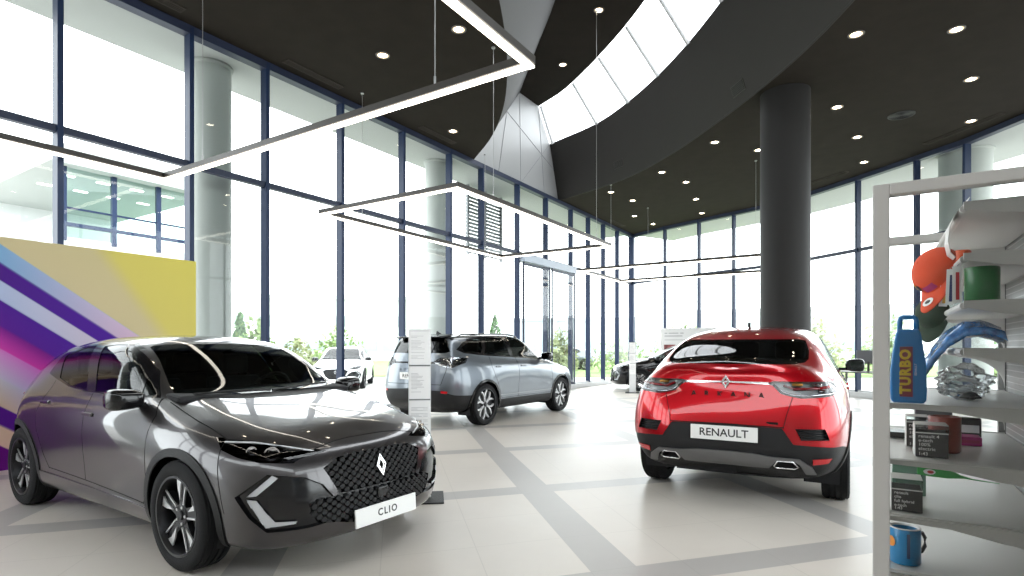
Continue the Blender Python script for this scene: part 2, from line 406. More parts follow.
def body_half(rails, xe_r, xe_f, n_side=26, pf=2.4, pr=2.6, levels=2, zf=None):
    """smooth closed car body from lengthwise rails wrapped round nose and tail; returns the y >= 0 half as a bmesh"""
    sc = [0, .18, .38, .57, .73, .86, .95]
    xs = np.linspace(xe_r, xe_f, n_side)
    grid = []
    for q in rails:
        x = q['x']; Y = pchip(x, q['y'], xs) if len(q['y']) > 1 else np.full_like(xs, q['y'][0])
        Z = pchip(x, q['z'], xs) if len(q['z']) > 1 else np.full_like(xs, q['z'][0])
        row = []
        for s in sc:
            k = (1 - s ** pr) ** (1 / pr); row.append((xe_r + (q['r'][0] - xe_r) * k, Y[0] * s, q['r'][1] + (Z[0] - q['r'][1]) * s ** 2))
        row += list(zip(xs, Y, Z))
        for s in sc[::-1]:
            k = (1 - s ** pf) ** (1 / pf); row.append((xe_f + (q['f'][0] - xe_f) * k, Y[-1] * s, q['f'][1] + (Z[-1] - q['f'][1]) * (s ** 2 if zf is None else 1 - k ** zf)))
        grid.append(row)
    N = len(rails) - 1; M = len(grid[0]); bm = bmesh.new()
    V = [[bm.verts.new(p) for p in row] for row in grid]
    V2 = [V[0]] + [[bm.verts.new((p[0], -p[1], p[2])) for p in row] for row in grid[1:-1]] + [V[-1]]
    for A, flip in ((V, False), (V2, True)):
        for i in range(N):
            for j in range(M - 1):
                vs = (A[i][j], A[i + 1][j], A[i + 1][j + 1], A[i][j + 1])
                bm.faces.new(vs if flip else vs[::-1])
    bmesh.ops.remove_doubles(bm, verts=bm.verts, dist=1e-5)
    me = bpy.data.meshes.new('tmp'); bm.to_mesh(me); bm.free()
    o = bpy.data.objects.new('tmp', me); COL.objects.link(o)
    m = o.modifiers.new('s', 'SUBSURF'); m.levels = levels; m.render_levels = levels
    dg = bpy.context.evaluated_depsgraph_get(); dg.update()
    me2 = bpy.data.meshes.new_from_object(o.evaluated_get(dg))
    bpy.data.objects.remove(o); bpy.data.meshes.remove(me)
    bm = bmesh.new(); bm.from_mesh(me2); bpy.data.meshes.remove(me2)
    bmesh.ops.recalc_face_normals(bm, faces=bm.faces)
    bmesh.ops.delete(bm, geom=[f for f in bm.faces if f.calc_center_median().y < 0], context='FACES')
    for v in bm.verts:
        if abs(v.co.y) < 1e-4: v.co.y = 0
    bm.normal_update()
    return bm

Q = math.sqrt(.5)
AXI = {'x': (Vector((0, 1, 0)), Vector((0, 0, 1))), 'y': (Vector((1, 0, 0)), Vector((0, 0, 1))), 'z': (Vector((1, 0, 0)), Vector((0, 1, 0))),
       'nose': (Vector((-Q, Q, 0)), Vector((0, 0, 1))), 'tail': (Vector((Q, Q, 0)), Vector((0, 0, 1)))}
def P2(axis, pts):
    a, b = AXI[axis]
    return [(Vector(p).dot(a), Vector(p).dot(b)) for p in pts]

def inside(p, poly):
    x, y = p; c = False; j = len(poly) - 1
    for i in range(len(poly)):
        xi, yi = poly[i]; xj, yj = poly[j]
        if (yi > y) != (yj > y) and x < (xj - xi) * (y - yi) / (yj - yi) + xi: c = not c
        j = i
    return c

class Half:
    """half body with named regions cut along exact outlines"""
    def __init__(self, bm):
        self.bm = bm; self.lay = bm.faces.layers.int.new('reg'); self.names = ['body']
        self.tree = BVHTree.FromBMesh(bm)
    def rid(self, n):
        if n not in self.names: self.names.append(n)
        return self.names.index(n)
    def cut(self, name, axis, poly, cond=None, over=('body',)):
        bm = self.bm; a, b = AXI[axis]; rid = self.rid(name); ov = {self.rid(o) for o in over}
        x0, x1 = min(p[0] for p in poly), max(p[0] for p in poly); y0, y1 = min(p[1] for p in poly), max(p[1] for p in poly)
        def bb(f):
            us = [v.co.dot(a) for v in f.verts]; vs = [v.co.dot(b) for v in f.verts]
            return min(us), max(us), min(vs), max(vs)
        cand = []
        for f in bm.faces:
            if f[self.lay] not in ov: continue
            if cond and not cond(f.calc_center_median(), f.normal): continue
            q = bb(f)
            if q[1] < x0 or q[0] > x1 or q[3] < y0 or q[2] > y1: continue
            cand.append(f)
        for i in range(len(poly)):
            p, q = poly[i], poly[(i + 1) % len(poly)]
            d = (q[0] - p[0], q[1] - p[1])
            if abs(d[0]) + abs(d[1]) < 1e-7: continue
            no = (a * -d[1] + b * d[0]).normalized()
            co = a * p[0] + b * p[1]
            sx0, sx1, sy0, sy1 = min(p[0], q[0]) - 1e-5, max(p[0], q[0]) + 1e-5, min(p[1], q[1]) - 1e-5, max(p[1], q[1]) + 1e-5
            sub = []; rest = []
            for f in cand:
                m = bb(f)
                if m[1] < sx0 or m[0] > sx1 or m[3] < sy0 or m[2] > sy1: rest.append(f); continue
                ds = [(v.co - co).dot(no) for v in f.verts]
                (sub if min(ds) < -1e-5 and max(ds) > 1e-5 else rest).append(f)
            if not sub: continue
            geom = list({v for f in sub for v in f.verts}) + list({e for f in sub for e in f.edges}) + sub
            r = bmesh.ops.bisect_plane(bm, geom=geom, dist=1e-5, plane_co=co, plane_no=no)
            cand = [f for f in rest if f.is_valid] + [g for g in r['geom'] if isinstance(g, bmesh.types.BMFace)]
        cs = set()
        for f in cand:
            if not f.is_valid or f in cs: continue
            cs.add(f)
            c = f.calc_center_median()
            if f[self.lay] in ov and inside((c.dot(a), c.dot(b)), poly): f[self.lay] = rid
    def line(self, name, axis, pts, w, cond=None, over=('body',)):
        for p, q in zip(pts, pts[1:]):
            d = Vector((q[0] - p[0], q[1] - p[1])); 
            if d.length < 1e-6: continue
            d.normalize(); n = Vector((-d.y, d.x)) * w / 2; e = d * w * .3
            P, Q = Vector(p) - e, Vector(q) + e
            self.cut(name, axis, [tuple(P + n), tuple(P - n), tuple(Q - n), tuple(Q + n)], cond, over)
    def where(self, name, test, over=('body',)):
        rid = self.rid(name); ov = {self.rid(o) for o in over}
        for f in self.bm.faces:
            if f[self.lay] in ov and test(f.calc_center_median(), f.normal): f[self.lay] = rid
    def slice(self, co, no, cond=None):
        bm = self.bm
        fs = [f for f in bm.faces if cond is None or cond(f.calc_center_median(), f.normal)]
        geom = list({v for f in fs for v in f.verts}) + list({e for f in fs for e in f.edges}) + fs
        bmesh.ops.bisect_plane(bm, geom=geom, dist=1e-5, plane_co=Vector(co), plane_no=Vector(no))
    def part(self, regions, name, mats, parent, d=0.0, mode='center', wall=True, split=False):
        """mode center: both halves as one mesh; pair: two objects; returns list"""
        if isinstance(regions, str): regions = [regions]
        ids = {self.rid(r) for r in regions}
        self.bm.normal_update()
        fs = [f for f in self.bm.faces if f[self.lay] in ids]
        if not fs: return []
        if not isinstance(mats, (list, tuple)): mats = [mats]
        idx = {}; P = []; Nn = []
        for f in fs:
            for v in f.verts:
                if v.index not in idx or True:
                    if v not in idx:
                        n = v.normal.copy()
                        if abs(v.co.y) < 1e-5: n.y = 0; n.normalize()
                        idx[v] = len(P); P.append(v.co + n * d); Nn.append(n)
        F = [[idx[v] for v in f.verts] for f in fs]
        if d and wall:
            fset = set(fs)
            for f in fs:
                for lp in f.loops:
                    e = lp.edge
                    if any(g in fset and g is not f for g in e.link_faces): continue
                    v1, v2 = lp.vert, lp.link_loop_next.vert
                    if abs(v1.co.y) < 1e-5 and abs(v2.co.y) < 1e-5: continue
                    n = (v2.co - v1.co).cross(f.normal).normalized()
                    if d < 0: n = -n
                    k = len(P)
                    P += [P[idx[v1]], P[idx[v2]], v2.co.copy(), v1.co.copy()]; Nn += [n] * 4
                    F.append([k + 1, k, k + 3, k + 2])
        out = []
        def mk(P, Nn, F):
            if split:
                up = list(range(len(P)))
                def root_(i):
                    while up[i] != i: up[i] = up[up[i]]; i = up[i]
                    return i
                for f in F:
                    for i in f[1:]: up[root_(i)] = root_(f[0])
                at = {}
                for i, p in enumerate(P):                      # walls share places with the sheet they edge
                    k = (round(p.x, 5), round(p.y, 5), round(p.z, 5))
                    if k in at: up[root_(i)] = root_(at[k])
                    else: at[k] = i
                gr = {}
                for f in F: gr.setdefault(root_(f[0]), []).append(f)
                for fs_ in gr.values():
                    ids_ = sorted({i for f in fs_ for i in f}); mp_ = {j: k for k, j in enumerate(ids_)}
                    mk1([P[i] for i in ids_], [Nn[i] for i in ids_], [[mp_[i] for i in f] for f in fs_])
            else: mk1(P, Nn, F)
        def mk1(P, Nn, F):
            me = bpy.data.meshes.new(name); me.from_pydata([tuple(p) for p in P], [], F); me.update()
            for m in mats: me.materials.append(m)
            for p in me.polygons: p.use_smooth = True
            me.normals_split_custom_set_from_vertices([tuple(n) for n in Nn])
            out.append(link(bpy.data.objects.new(name, me), parent))
        mir = lambda v: Vector((v.x, -v.y, v.z))
        if mode == 'pair':
            mk(P, Nn, F); mk([mir(p) for p in P], [mir(n) for n in Nn], [f[::-1] for f in F])
        else:
            k = len(P); mp = {}; P2 = list(P); N2 = list(Nn)
            for i, p in enumerate(P):
                if abs(p.y) < 1e-5: mp[i] = i
                else: mp[i] = len(P2); P2.append(mir(p)); N2.append(mir(Nn[i]))
            mk(P2, N2, F + [[mp[i] for i in f[::-1]] for f in F])
        return out

def circ(cx, cz, r, a0=0, a1=360, n=28):
    return [(cx + r * math.cos(R(a0 + (a1 - a0) * k / n)), cz + r * math.sin(R(a0 + (a1 - a0) * k / n))) for k in range(n + 1)]

def arch(cx, cz, r, drop=-.1, squash=1.0):
    a = circ(cx, cz, r, 0, 180, 26)
    a = [(x, cz + (z - cz) * squash) for x, z in a]
    return a + [(cx - r, drop), (cx + r, drop)]

def ring(cx, cz, ri, ro, zlo):
    """arch trim polygon between two radii above zlo"""
    def lim(r): return math.degrees(math.asin(max(-1, min(1, (zlo - cz) / r))))
    a, b = lim(ro), lim(ri)
    return circ(cx, cz, ro, a, 180 - a, 30) + circ(cx, cz, ri, 180 - b, b, 30)

RUBBER = mat('tyre rubber', (.010, .010, .011), .8, spec=.25, bump=.3, bscale=300)
BLACKGLOSS = mat('gloss black trim', (.005, .005, .006), .14)
BLACKPLASTIC = mat('grained black plastic', (.012, .012, .013), .55, spec=.3, bump=.15, bscale=700)
DARKCAB = mat('dark cabin lining', (.012, .012, .014), .85)
SEATCLOTH = mat('charcoal seat cloth', (.025, .025, .028), .9, bump=.2, bscale=500)
GAP = mat('panel gap shadow seal', (.006, .006, .006), .9)  # near-black strips paint the shade inside the shut lines
CHROME = mat('bright chrome', (.8, .8, .82), .12, 1.0)
MIRROR = mat('dark mirror glass', (.07, .075, .08), .05, 1.0)
SATIN = mat('machined alloy face', (.62, .62, .63), .35, .55)
DARKALLOY = mat('dark alloy', (.03, .03, .033), .35, .7)
WHITEPLATE = mat('white number plate', (.85, .85, .84), .4)
INK = mat('black lettering ink', (.02, .02, .022), .5)
CARGLASS = glass('tinted car glass', (.44, .50, .49), 1.40)
DARKGLASS = glass('privacy car glass', (.05, .055, .06), 1.55)
LAMPCLEAR = glass('clear lamp lens', (.86, .88, .9), 1.5)
LAMPSMOKE = glass('smoked lamp lens', (.28, .28, .3), 1.5)
REDLENS = mat('red lamp lens', (.45, .008, .012), .12, coat=1.0)
DRL = mat('white light guide', (.55, .56, .58), .3)
AMBER = mat('amber bulb cover', (.8, .38, .08), .3)

def make_wheel(parent, x, y, z, r, w, rimr, style, mats=(SATIN, DARKALLOY), face=1):
    """tyre named wheel with rim, brake_disc as sub-parts; outer face towards face*y"""
    M = Matrix.Translation((x, y, z)) @ Matrix.Rotation(R(-90 * face), 4, 'X')   # local z -> outward
    bm = bmesh.new(); h = w / 2
    prof = [(rimr, -h * .9), (rimr + .012, -h * .98), (r - .055, -h * 1.0), (r - .022, -h * .96), (r - .006, -h * .82)]
    for k in (-.55, -.2, .2, .55):
        prof += [(r, h * (k - .14)), (r, h * (k + .12)), (r - .008, h * (k + .125)), (r - .008, h * (k + .2))]
    prof += [(r - .006, h * .82), (r - .022, h * .96), (r - .055, h * 1.0), (rimr + .012, h * .98), (rimr, h * .9)]
    lathe(bm, prof, 56, M); fix(bm)
    tyre = add('wheel', bm, RUBBER, parent, smooth=True, angle=35)
    bm = bmesh.new()
    lathe(bm, [(rimr - .008, -h * .9), (rimr - .02, -h * .5), (rimr - .03, h * .3), (rimr - .012, h * .8), (rimr + .004, h * .9), (rimr + .004, h * .97), (rimr - .010, h * .98), (rimr - .016, h * .84)], 48, M, 1)
    zf = h * .72
    def blade(poly, z0, z1, mi, rot):
        prism(bm, poly, M @ Matrix.Rotation(rot, 4, 'Z') @ Matrix.Translation((0, 0, z0)), z1 - z0, mi)
    ro = rimr - .012
    if style == 'turbine':                                   # five angular blades with bright triangular faces
        for k in range(5):
            a = 2 * math.pi * k / 5 + .25
            blade([(.028, -.034), (ro * .62, -.040), (ro, -.058), (ro, .062), (ro * .55, .036), (.028, .034)], zf - .045, zf - .012, 1, a)
            blade([(ro * .40, .012), (ro * .70, .044), (ro * .99, .058), (ro, -.008), (ro * .80, .012)], zf - .012, zf - .004, 0, a)
            blade([(ro * .30, -.028), (ro * .62, -.040), (ro * .99, -.056), (ro * .97, -.045), (ro * .6, -.030), (ro * .3, -.020)], zf - .012, zf - .004, 0, a)
    else:                                                    # twin-spoke star with looping bright faces
        for k in range(6):
            a = 2 * math.pi * k / 6 + .1
            for s in (-1, 1):
                blade([(.045, s * .006), (ro * .45, s * .046), (ro * .72, s * .052), (ro, s * .026), (ro, s * .058), (ro * .70, s * .085), (ro * .42, s * .072), (.045, s * .034)][::s], zf - .03, zf - .004, 0, a)
            blade([(.03, -.03), (ro, -.05), (ro, .05), (.03, .03)], zf - .05, zf - .03, 1, a)
    lathe(bm, [(.0, zf + .004), (.026, zf + .004), (.030, zf), (.030, zf - .01)], 20, M, 1)
    lathe(bm, [(.068, zf - .05), (.068, zf - .012), (.06, zf - .006), (.03, zf - .008), (0, zf - .008)], 24, M, 1)
    for k in range(5):
        a = 2 * math.pi * k / 5; c = M @ Vector((.05 * math.cos(a), .05 * math.sin(a), zf - .008)); q = M @ Vector((.05 * math.cos(a), .05 * math.sin(a), zf - .001))
        tube(bm, c, q, .009, 6, mi=0)
    fix(bm); add('rim', bm, list(mats), tyre, smooth=True, angle=30)
    bm = bmesh.new()
    lathe(bm, [(.0, -.02), (rimr * .72, -.02), (rimr * .72, .0), (0, .0)], 36, M @ Matrix.Translation((0, 0, -.01))); fix(bm)
    add('brake_disc', bm, mat('brake disc steel', (.25, .24, .23), .4, 1.0) if 'brake disc steel' not in bpy.data.materials else bpy.data.materials['brake disc steel'], tyre, smooth=True, angle=30)
    return tyre

def wheel_well(parent, x, z, r, y0, y1, s):
    bm = bmesh.new(); n = 20
    pts = [(x + r * math.cos(R(-25 + 230 * k / n)), z + r * math.sin(R(-25 + 230 * k / n))) for k in range(n + 1)]
    a = [bm.verts.new((p[0], s * y0, p[1])) for p in pts]; b = [bm.verts.new((p[0], s * y1, p[1])) for p in pts]
    for k in range(n): bm.faces.new((a[k], a[k + 1], b[k + 1], b[k]))
    bm.faces.new(a); fix(bm)
    return add('wheel_arch_liner', bm, DARKCAB, parent, smooth=True, angle=40)

def cabin(parent, xd, zb, zs, zh, yw, xs=(0.05, -.85), steer=1):
    """dashboard, steering wheel, seats and floor tub seen through the windows"""
    bm = bmesh.new()
    box(bm, (-.25, 0, zb - .28), (2.3, yw * 2 - .1, .3)); 
    add('cabin_floor', bm, DARKCAB, parent, bevel=.04)
    bm = bmesh.new()
    prism(bm, [(xd + .25, zb - .1), (xd + .28, zb + .03), (xd - .02, zb + .06), (xd - .2, zb + .02), (xd - .24, zb - .12)], Matrix(((1, 0, 0, 0), (0, 0, 1, -yw), (0, 1, 0, 0), (0, 0, 0, 1))), yw * 2); fix(bm)
    add('dashboard', bm, DARKCAB, parent, bevel=.03)
    bm = bmesh.new()
    for k in range(24):
        a, b = 2 * math.pi * k / 24, 2 * math.pi * (k + 1) / 24
        f = lambda t: Vector((xd - .34 + .07 * math.sin(t), steer * .36 + .18 * math.cos(t), zb - .03 + .165 * math.sin(t)))
        tube(bm, f(a), f(b), .015, 8)
    box(bm, (xd - .33, steer * .36, zb - .04), (.05, .14, .1)); box(bm, (xd - .33, steer * .36, zb - .04), (.03, .34, .04))
    add('steering_wheel', bm, BLACKPLASTIC, parent, smooth=True, angle=40)
    for i, x in enumerate(xs):
        for y in ((-.36, .36) if i == 0 else (-.4, 0, .4)):
            bm = bmesh.new(); w = .25 if i == 0 else .2
            sec = [(.30, zs), (.28, zs + .1), (-.10, zs + .09), (-.20, zh - .12), (-.27, zh - .12), (-.25, zs)]
            prism(bm, sec, Matrix(((1, 0, 0, x), (0, 0, 1, y - w), (0, 1, 0, 0), (0, 0, 0, 1))), 2 * w); fix(bm)
            seat = add('seat', bm, SEATCLOTH, parent, bevel=.05)
            bm = bmesh.new(); box(bm, (x - .24, y, zh - .01), (.09, .26, .18)); add('headrest', bm, SEATCLOTH, seat, bevel=.035)

def mirror_pair(parent, x, y, z, paintm, dx=.11, dy=.2, dz=.13, capm=None):
    for s in (-1, 1):
        bm = bmesh.new()
        bmesh.ops.create_uvsphere(bm, u_segments=20, v_segments=12, radius=1)
        for v in bm.verts:
            c = v.co; e = lambda t, p: math.copysign(abs(t) ** p, t)
            v.co = Vector((e(c.x, .7) * dx, e(c.y, .6) * dy / 2, e(c.z, .6) * dz / 2 * (1 - .18 * c.y * s * -1)))
            if v.co.x < -dx * .55: v.co.x = -dx * .55
        bmesh.ops.translate(bm, verts=bm.verts, vec=(x, s * (y + dy / 2), z))
        m = add('door_mirror', bm, capm or paintm, parent, smooth=True, angle=50)
        bm = bmesh.new(); box(bm, (x - .01, s * (y - .01), z - .045), (.06, .12, .035)); add('mirror_arm', bm, BLACKPLASTIC, m, bevel=.01)
        bm = bmesh.new(); box(bm, (x - dx * .56, s * (y + dy / 2), z), (.004, dy * .78, dz * .68)); add('mirror_glass', bm, MIRROR, m, bevel=.001)
# ------------------------------------------------------------------ body shapes
def hatch_half():
    X = [-1.62, -1.3, -.9, -.3, .05, .3, .5, .75, .92, 1.02, 1.3, 1.72]
    c = lambda v: [v] * len(X)
    XX = [-1.62, -1.3, -.6, 0, .6, 1.3, 1.72]
    rails = [
        rail([-1.62, 1.72], [0], [.17], (1.9, .17), (-1.7, .24)),
        rail([-1.62, 1.72], [.70, .70], [.175, .175], (2.02, .175), (-1.80, .25)),
        rail(XX, [.77, .82, .80, .80, .80, .82, .77], [.22, .19, .19, .19, .19, .19, .20], (2.085, .20), (-1.90, .28)),
        rail(XX, [.80, .862, .84, .838, .84, .862, .80], [.33, .29, .29, .29, .29, .29, .29], (2.115, .26), (-1.955, .37)),
        rail(XX, [.81, .876, .846, .842, .846, .876, .815], [.46, .43, .43, .42, .42, .42, .40], (2.125, .34), (-1.985, .49)),
        rail(XX, [.81, .886, .868, .864, .866, .884, .825], [.64, .62, .62, .61, .60, .59, .55], (2.125, .44), (-1.99, .63)),
        rail(XX, [.79, .880, .878, .872, .872, .876, .800], [.81, .80, .79, .79, .78, .75, .69], (2.11, .55), (-1.985, .77)),
        rail(XX, [.74, .82, .842, .84, .832, .80, .735], [.95, .95, .92, .92, .91, .865, .785], (2.085, .645), (-1.97, .88)),
        rail(X, [.68, .745, .785, .80, .80, .798, .79, .77, .745, .725, .66, .60], [1.05, 1.06, 1.025, .995, .985, .985, .985, .985, .975, .96, .915, .825], (2.055, .70), (-1.91, .98)),
        rail(X, [.63, .69, .735, .742, .742, .74, .735, .72, .655, .61, .53, .48], [1.13, 1.18, 1.20, 1.20, 1.20, 1.18, 1.125, 1.025, .99, .98, .93, .842], (2.02, .735), (-1.84, 1.10)),
        rail(X, [.55, .60, .645, .668, .668, .67, .675, .675, .62, .53, .41, .36], [1.22, 1.285, 1.335, 1.37, 1.365, 1.31, 1.205, 1.06, 1.005, .992, .942, .853], (1.98, .755), (-1.77, 1.19)),
        rail(X, [.38, .43, .47, .48, .48, .48, .47, .45, .39, .33, .25, .20], [1.265, 1.345, 1.395, 1.427, 1.408, 1.315, 1.222, 1.10, 1.025, 1.0, .95, .86], (1.94, .775), (-1.71, 1.24)),
        rail(X, [0], [1.285, 1.365, 1.418, 1.449, 1.428, 1.335, 1.24, 1.118, 1.037, 1.005, .957, .866], (1.90, .79), (-1.68, 1.262)),
    ]
    return body_half(rails, -1.62, 1.72, zf=1.35)

def coupe_half():
    X = [-1.85, -1.5, -1.2, -.8, -.3, .1, .4, .7, .95, 1.1, 1.4, 1.85]
    XX = [-1.85, -1.36, -.7, 0, .7, 1.36, 1.85]
    rails = [
        rail([-1.85, 1.85], [0], [.21], (2.0, .2), (-1.95, .33)),
        rail([-1.85, 1.85], [.72, .72], [.24, .21], (2.12, .2), (-2.12, .355)),
        rail(XX, [.80, .85, .83, .83, .83, .85, .80], [.36, .25, .24, .24, .24, .24, .25], (2.2, .23), (-2.22, .385)),
        rail(XX, [.85, .895, .87, .87, .87, .895, .83], [.46, .36, .34, .34, .34, .34, .34], (2.24, .30), (-2.275, .45)),
        rail(XX, [.875, .908, .882, .88, .882, .905, .84], [.58, .52, .50, .50, .50, .50, .48], (2.26, .42), (-2.295, .56)),
        rail(XX, [.875, .912, .895, .89, .892, .908, .84], [.75, .72, .72, .72, .71, .70, .66], (2.265, .56), (-2.28, .72)),
        rail(XX, [.835, .885, .89, .888, .885, .885, .80], [.93, .93, .92, .92, .91, .87, .82], (2.245, .68), (-2.225, .90)),
        rail(XX, [.775, .84, .855, .855, .85, .82, .73], [1.04, 1.05, 1.03, 1.03, 1.01, .97, .90], (2.21, .77), (-2.19, 1.0)),
        rail(X, [.70, .765, .79, .80, .80, .80, .795, .78, .76, .74, .68, .60], [1.105, 1.15, 1.13, 1.10, 1.085, 1.08, 1.08, 1.08, 1.08, 1.07, 1.02, .94], (2.17, .82), (-2.175, 1.075)),
        rail(X, [.625, .665, .69, .71, .715, .715, .71, .70, .68, .62, .54, .48], [1.165, 1.27, 1.30, 1.30, 1.30, 1.30, 1.27, 1.17, 1.09, 1.08, 1.03, .955], (2.13, .845), (-2.165, 1.125)),
        rail(X, [.535, .565, .585, .60, .61, .61, .61, .64, .63, .54, .42, .36], [1.205, 1.345, 1.42, 1.465, 1.49, 1.485, 1.42, 1.24, 1.12, 1.09, 1.045, .965], (2.09, .865), (-2.145, 1.145)),
        rail(X, [.36, .40, .42, .43, .43, .43, .43, .43, .40, .34, .26, .20], [1.235, 1.385, 1.47, 1.525, 1.55, 1.54, 1.45, 1.28, 1.14, 1.10, 1.055, .975], (2.05, .88), (-2.11, 1.16)),
        rail(X, [0], [1.25, 1.405, 1.495, 1.55, 1.574, 1.562, 1.47, 1.30, 1.155, 1.107, 1.06, .98], (2.01, .89), (-2.07, 1.17)),
    ]
    return body_half(rails, -1.85, 1.85, pr=2.9)

def suv_half():
    X = [-1.85, -1.5, -1.2, -.8, -.3, .1, .35, .6, .85, 1.05, 1.35, 1.8]
    XX = [-1.85, -1.333, -.7, 0, .7, 1.333, 1.8]
    rails = [
        rail([-1.85, 1.8], [0], [.22], (1.95, .22), (-1.95, .33)),
        rail([-1.85, 1.8], [.72, .72], [.24, .22], (2.08, .22), (-2.10, .35)),
        rail(XX, [.80, .85, .83, .83, .83, .85, .80], [.34, .26, .25, .25, .25, .25, .26], (2.16, .25), (-2.2, .39)),
        rail(XX, [.85, .895, .87, .87, .87, .895, .83], [.44, .37, .35, .35, .35, .35, .35], (2.2, .33), (-2.255, .47)),
        rail(XX, [.87, .908, .875, .87, .875, .905, .84], [.58, .53, .50, .50, .50, .50, .50], (2.21, .46), (-2.275, .60)),
        rail(XX, [.87, .912, .89, .885, .89, .908, .84], [.76, .73, .72, .72, .71, .70, .68], (2.21, .60), (-2.265, .76)),
        rail(XX, [.84, .89, .892, .89, .888, .885, .80], [.95, .94, .93, .92, .91, .88, .83], (2.195, .72), (-2.235, .93)),
        rail(XX, [.80, .845, .86, .858, .85, .82, .73], [1.09, 1.07, 1.05, 1.04, 1.03, .985, .92], (2.17, .82), (-2.215, 1.05)),
        rail(X, [.755, .78, .79, .80, .80, .80, .795, .785, .765, .74, .68, .60], [1.2, 1.18, 1.15, 1.12, 1.105, 1.10, 1.10, 1.10, 1.09, 1.08, 1.03, .96], (2.13, .87), (-2.19, 1.13)),
        rail(X, [.68, .70, .715, .722, .725, .725, .722, .715, .69, .63, .55, .48], [1.37, 1.38, 1.37, 1.35, 1.34, 1.32, 1.27, 1.18, 1.105, 1.09, 1.04, .975], (2.10, .90), (-2.13, 1.30)),
        rail(X, [.60, .605, .61, .62, .625, .62, .63, .65, .63, .55, .43, .36], [1.50, 1.52, 1.53, 1.54, 1.545, 1.52, 1.42, 1.27, 1.13, 1.10, 1.055, .985], (2.06, .915), (-2.06, 1.46)),
        rail(X, [.43, .435, .44, .45, .45, .45, .45, .45, .41, .35, .27, .2], [1.54, 1.565, 1.58, 1.59, 1.595, 1.575, 1.47, 1.31, 1.16, 1.115, 1.065, .995], (2.02, .925), (-2.02, 1.51)),
        rail(X, [0], [1.555, 1.585, 1.60, 1.613, 1.618, 1.597, 1.49, 1.33, 1.175, 1.12, 1.07, 1.0], (1.98, .935), (-2.0, 1.53)),
    ]
    return body_half(rails, -1.85, 1.8, pr=2.8)
# ------------------------------------------------------------------ details shared by the cars
def rhomb(w, h): return [(0, h), (w, 0), (0, -h), (-w, 0)]
def rhomb_ring(bm, w, h, t, M, d, mi=0):
    k = t / w
    o = rhomb(w, h); i = [(x * (1 - k), y * (1 - k)) for x, y in o]
    for a in range(4):
        b = (a + 1) % 4
        prism(bm, [o[a], o[b], i[b], i[a]], M, d, mi)

def face_M(x, y, z, front=True, tilt=0.0):
    """local x across, local y up, local z out of the nose (front) or the tail, so lettering reads right"""
    ux = Vector((0, 1, 0)) if front else Vector((0, -1, 0)); n = Vector((1, 0, 0)) if front else Vector((-1, 0, 0))
    m = Matrix((ux, Vector((0, 0, 1)), n)).transposed().to_4x4()
    return Matrix.Translation((x, y, z)) @ m @ Matrix.Rotation(tilt, 4, 'X')

def emblem(parent, M, w, h, style='line', m=None):
    bm = bmesh.new()
    if style == 'line':
        rhomb_ring(bm, w, h, w * .20, M, .012); rhomb_ring(bm, w * .66, h * .70, w * .20, M, .010)
    else:
        rhomb_ring(bm, w, h, w * .52, M, .014)
    fix(bm); return add('emblem', bm, m or CHROME, parent, bevel=.0015)

def number_plate(parent, M, text, w=.52, h=.112, size=.075, space=1.05, bold=.0012):
    bm = bmesh.new()
    box(bm, (0, 0, 0), (w, h, .012)); bmesh.ops.transform(bm, matrix=M, verts=bm.verts)
    p = add('number_plate', bm, WHITEPLATE, parent, bevel=.003)
    if text:
        bm = bmesh.new(); text_mesh(bm, text, size, M @ Matrix.Translation((0, 0, .0065)), .0006, space=space, bold=bold)
        add('lettering', bm, INK, p)
    return p

def surf_x(H, y, z, front=True):
    """x of the body surface at (y, z)"""
    o = Vector((4 if front else -4, abs(y), z)); r = H.tree.ray_cast(o, Vector((-1 if front else 1, 0, 0)))
    return r[0].x if r[0] else None

def lozenges(H, polys, parent, m, dy, dz, w, h, front=True, d=-.012, hgt=.014):
    """staggered raised lozenges over a grille opening"""
    bm = bmesh.new(); row = 0; z = .2
    while z < .8:
        y = -.7 + (dy / 2 if row % 2 else 0)
        while y < .7:
            if any(inside((abs(y), z), p) for p in polys):
                x = surf_x(H, y, z, front)
                if x is not None:
                    x2 = surf_x(H, abs(y) + .01, z, front) or x; a = math.atan2(x2 - x, .01) * (1 if y >= 0 else -1)
                    M = Matrix.Translation((x + d, y, z)) @ Matrix.Rotation(-a, 4, 'Z') @ face_M(0, 0, 0, front)
                    vs = prism(bm, [(-w, 0), (-w * .4, -h), (w * .4, -h), (w, 0), (w * .4, h), (-w * .4, h)], M, hgt)
            y += dy
        z += dz; row += 1
    fix(bm); return add('grille_mesh', bm, m, parent, bevel=.002)

def wiper(parent, pts):
    bm = bmesh.new(); path_tube(bm, pts, .008, 6); return add('wiper', bm, BLACKPLASTIC, parent, smooth=True)

def fin(parent, x, z, m, L=.14, h=.055):
    bm = bmesh.new(); prism(bm, [(-L / 2, 0), (L / 2, 0), (L * .1, h * .45), (-L * .32, h), (-L * .46, h * .9)], Matrix(((1, 0, 0, x), (0, 0, 1, -.014), (0, 1, 0, z), (0, 0, 0, 1))), .028); fix(bm)
    return add('antenna_fin', bm, m, parent, bevel=.008)

def handle(parent, H, x, z, s, m):
    y = H.tree.ray_cast(Vector((x, 3, z)), Vector((0, -1, 0)))[0].y
    bm = bmesh.new(); box(bm, (x, s * (y + .004), z), (.17, .022, .028)); return add('door_handle', bm, m, parent, bevel=.009)

SIDE = lambda c, n: c.y > .45 and n.y > .2

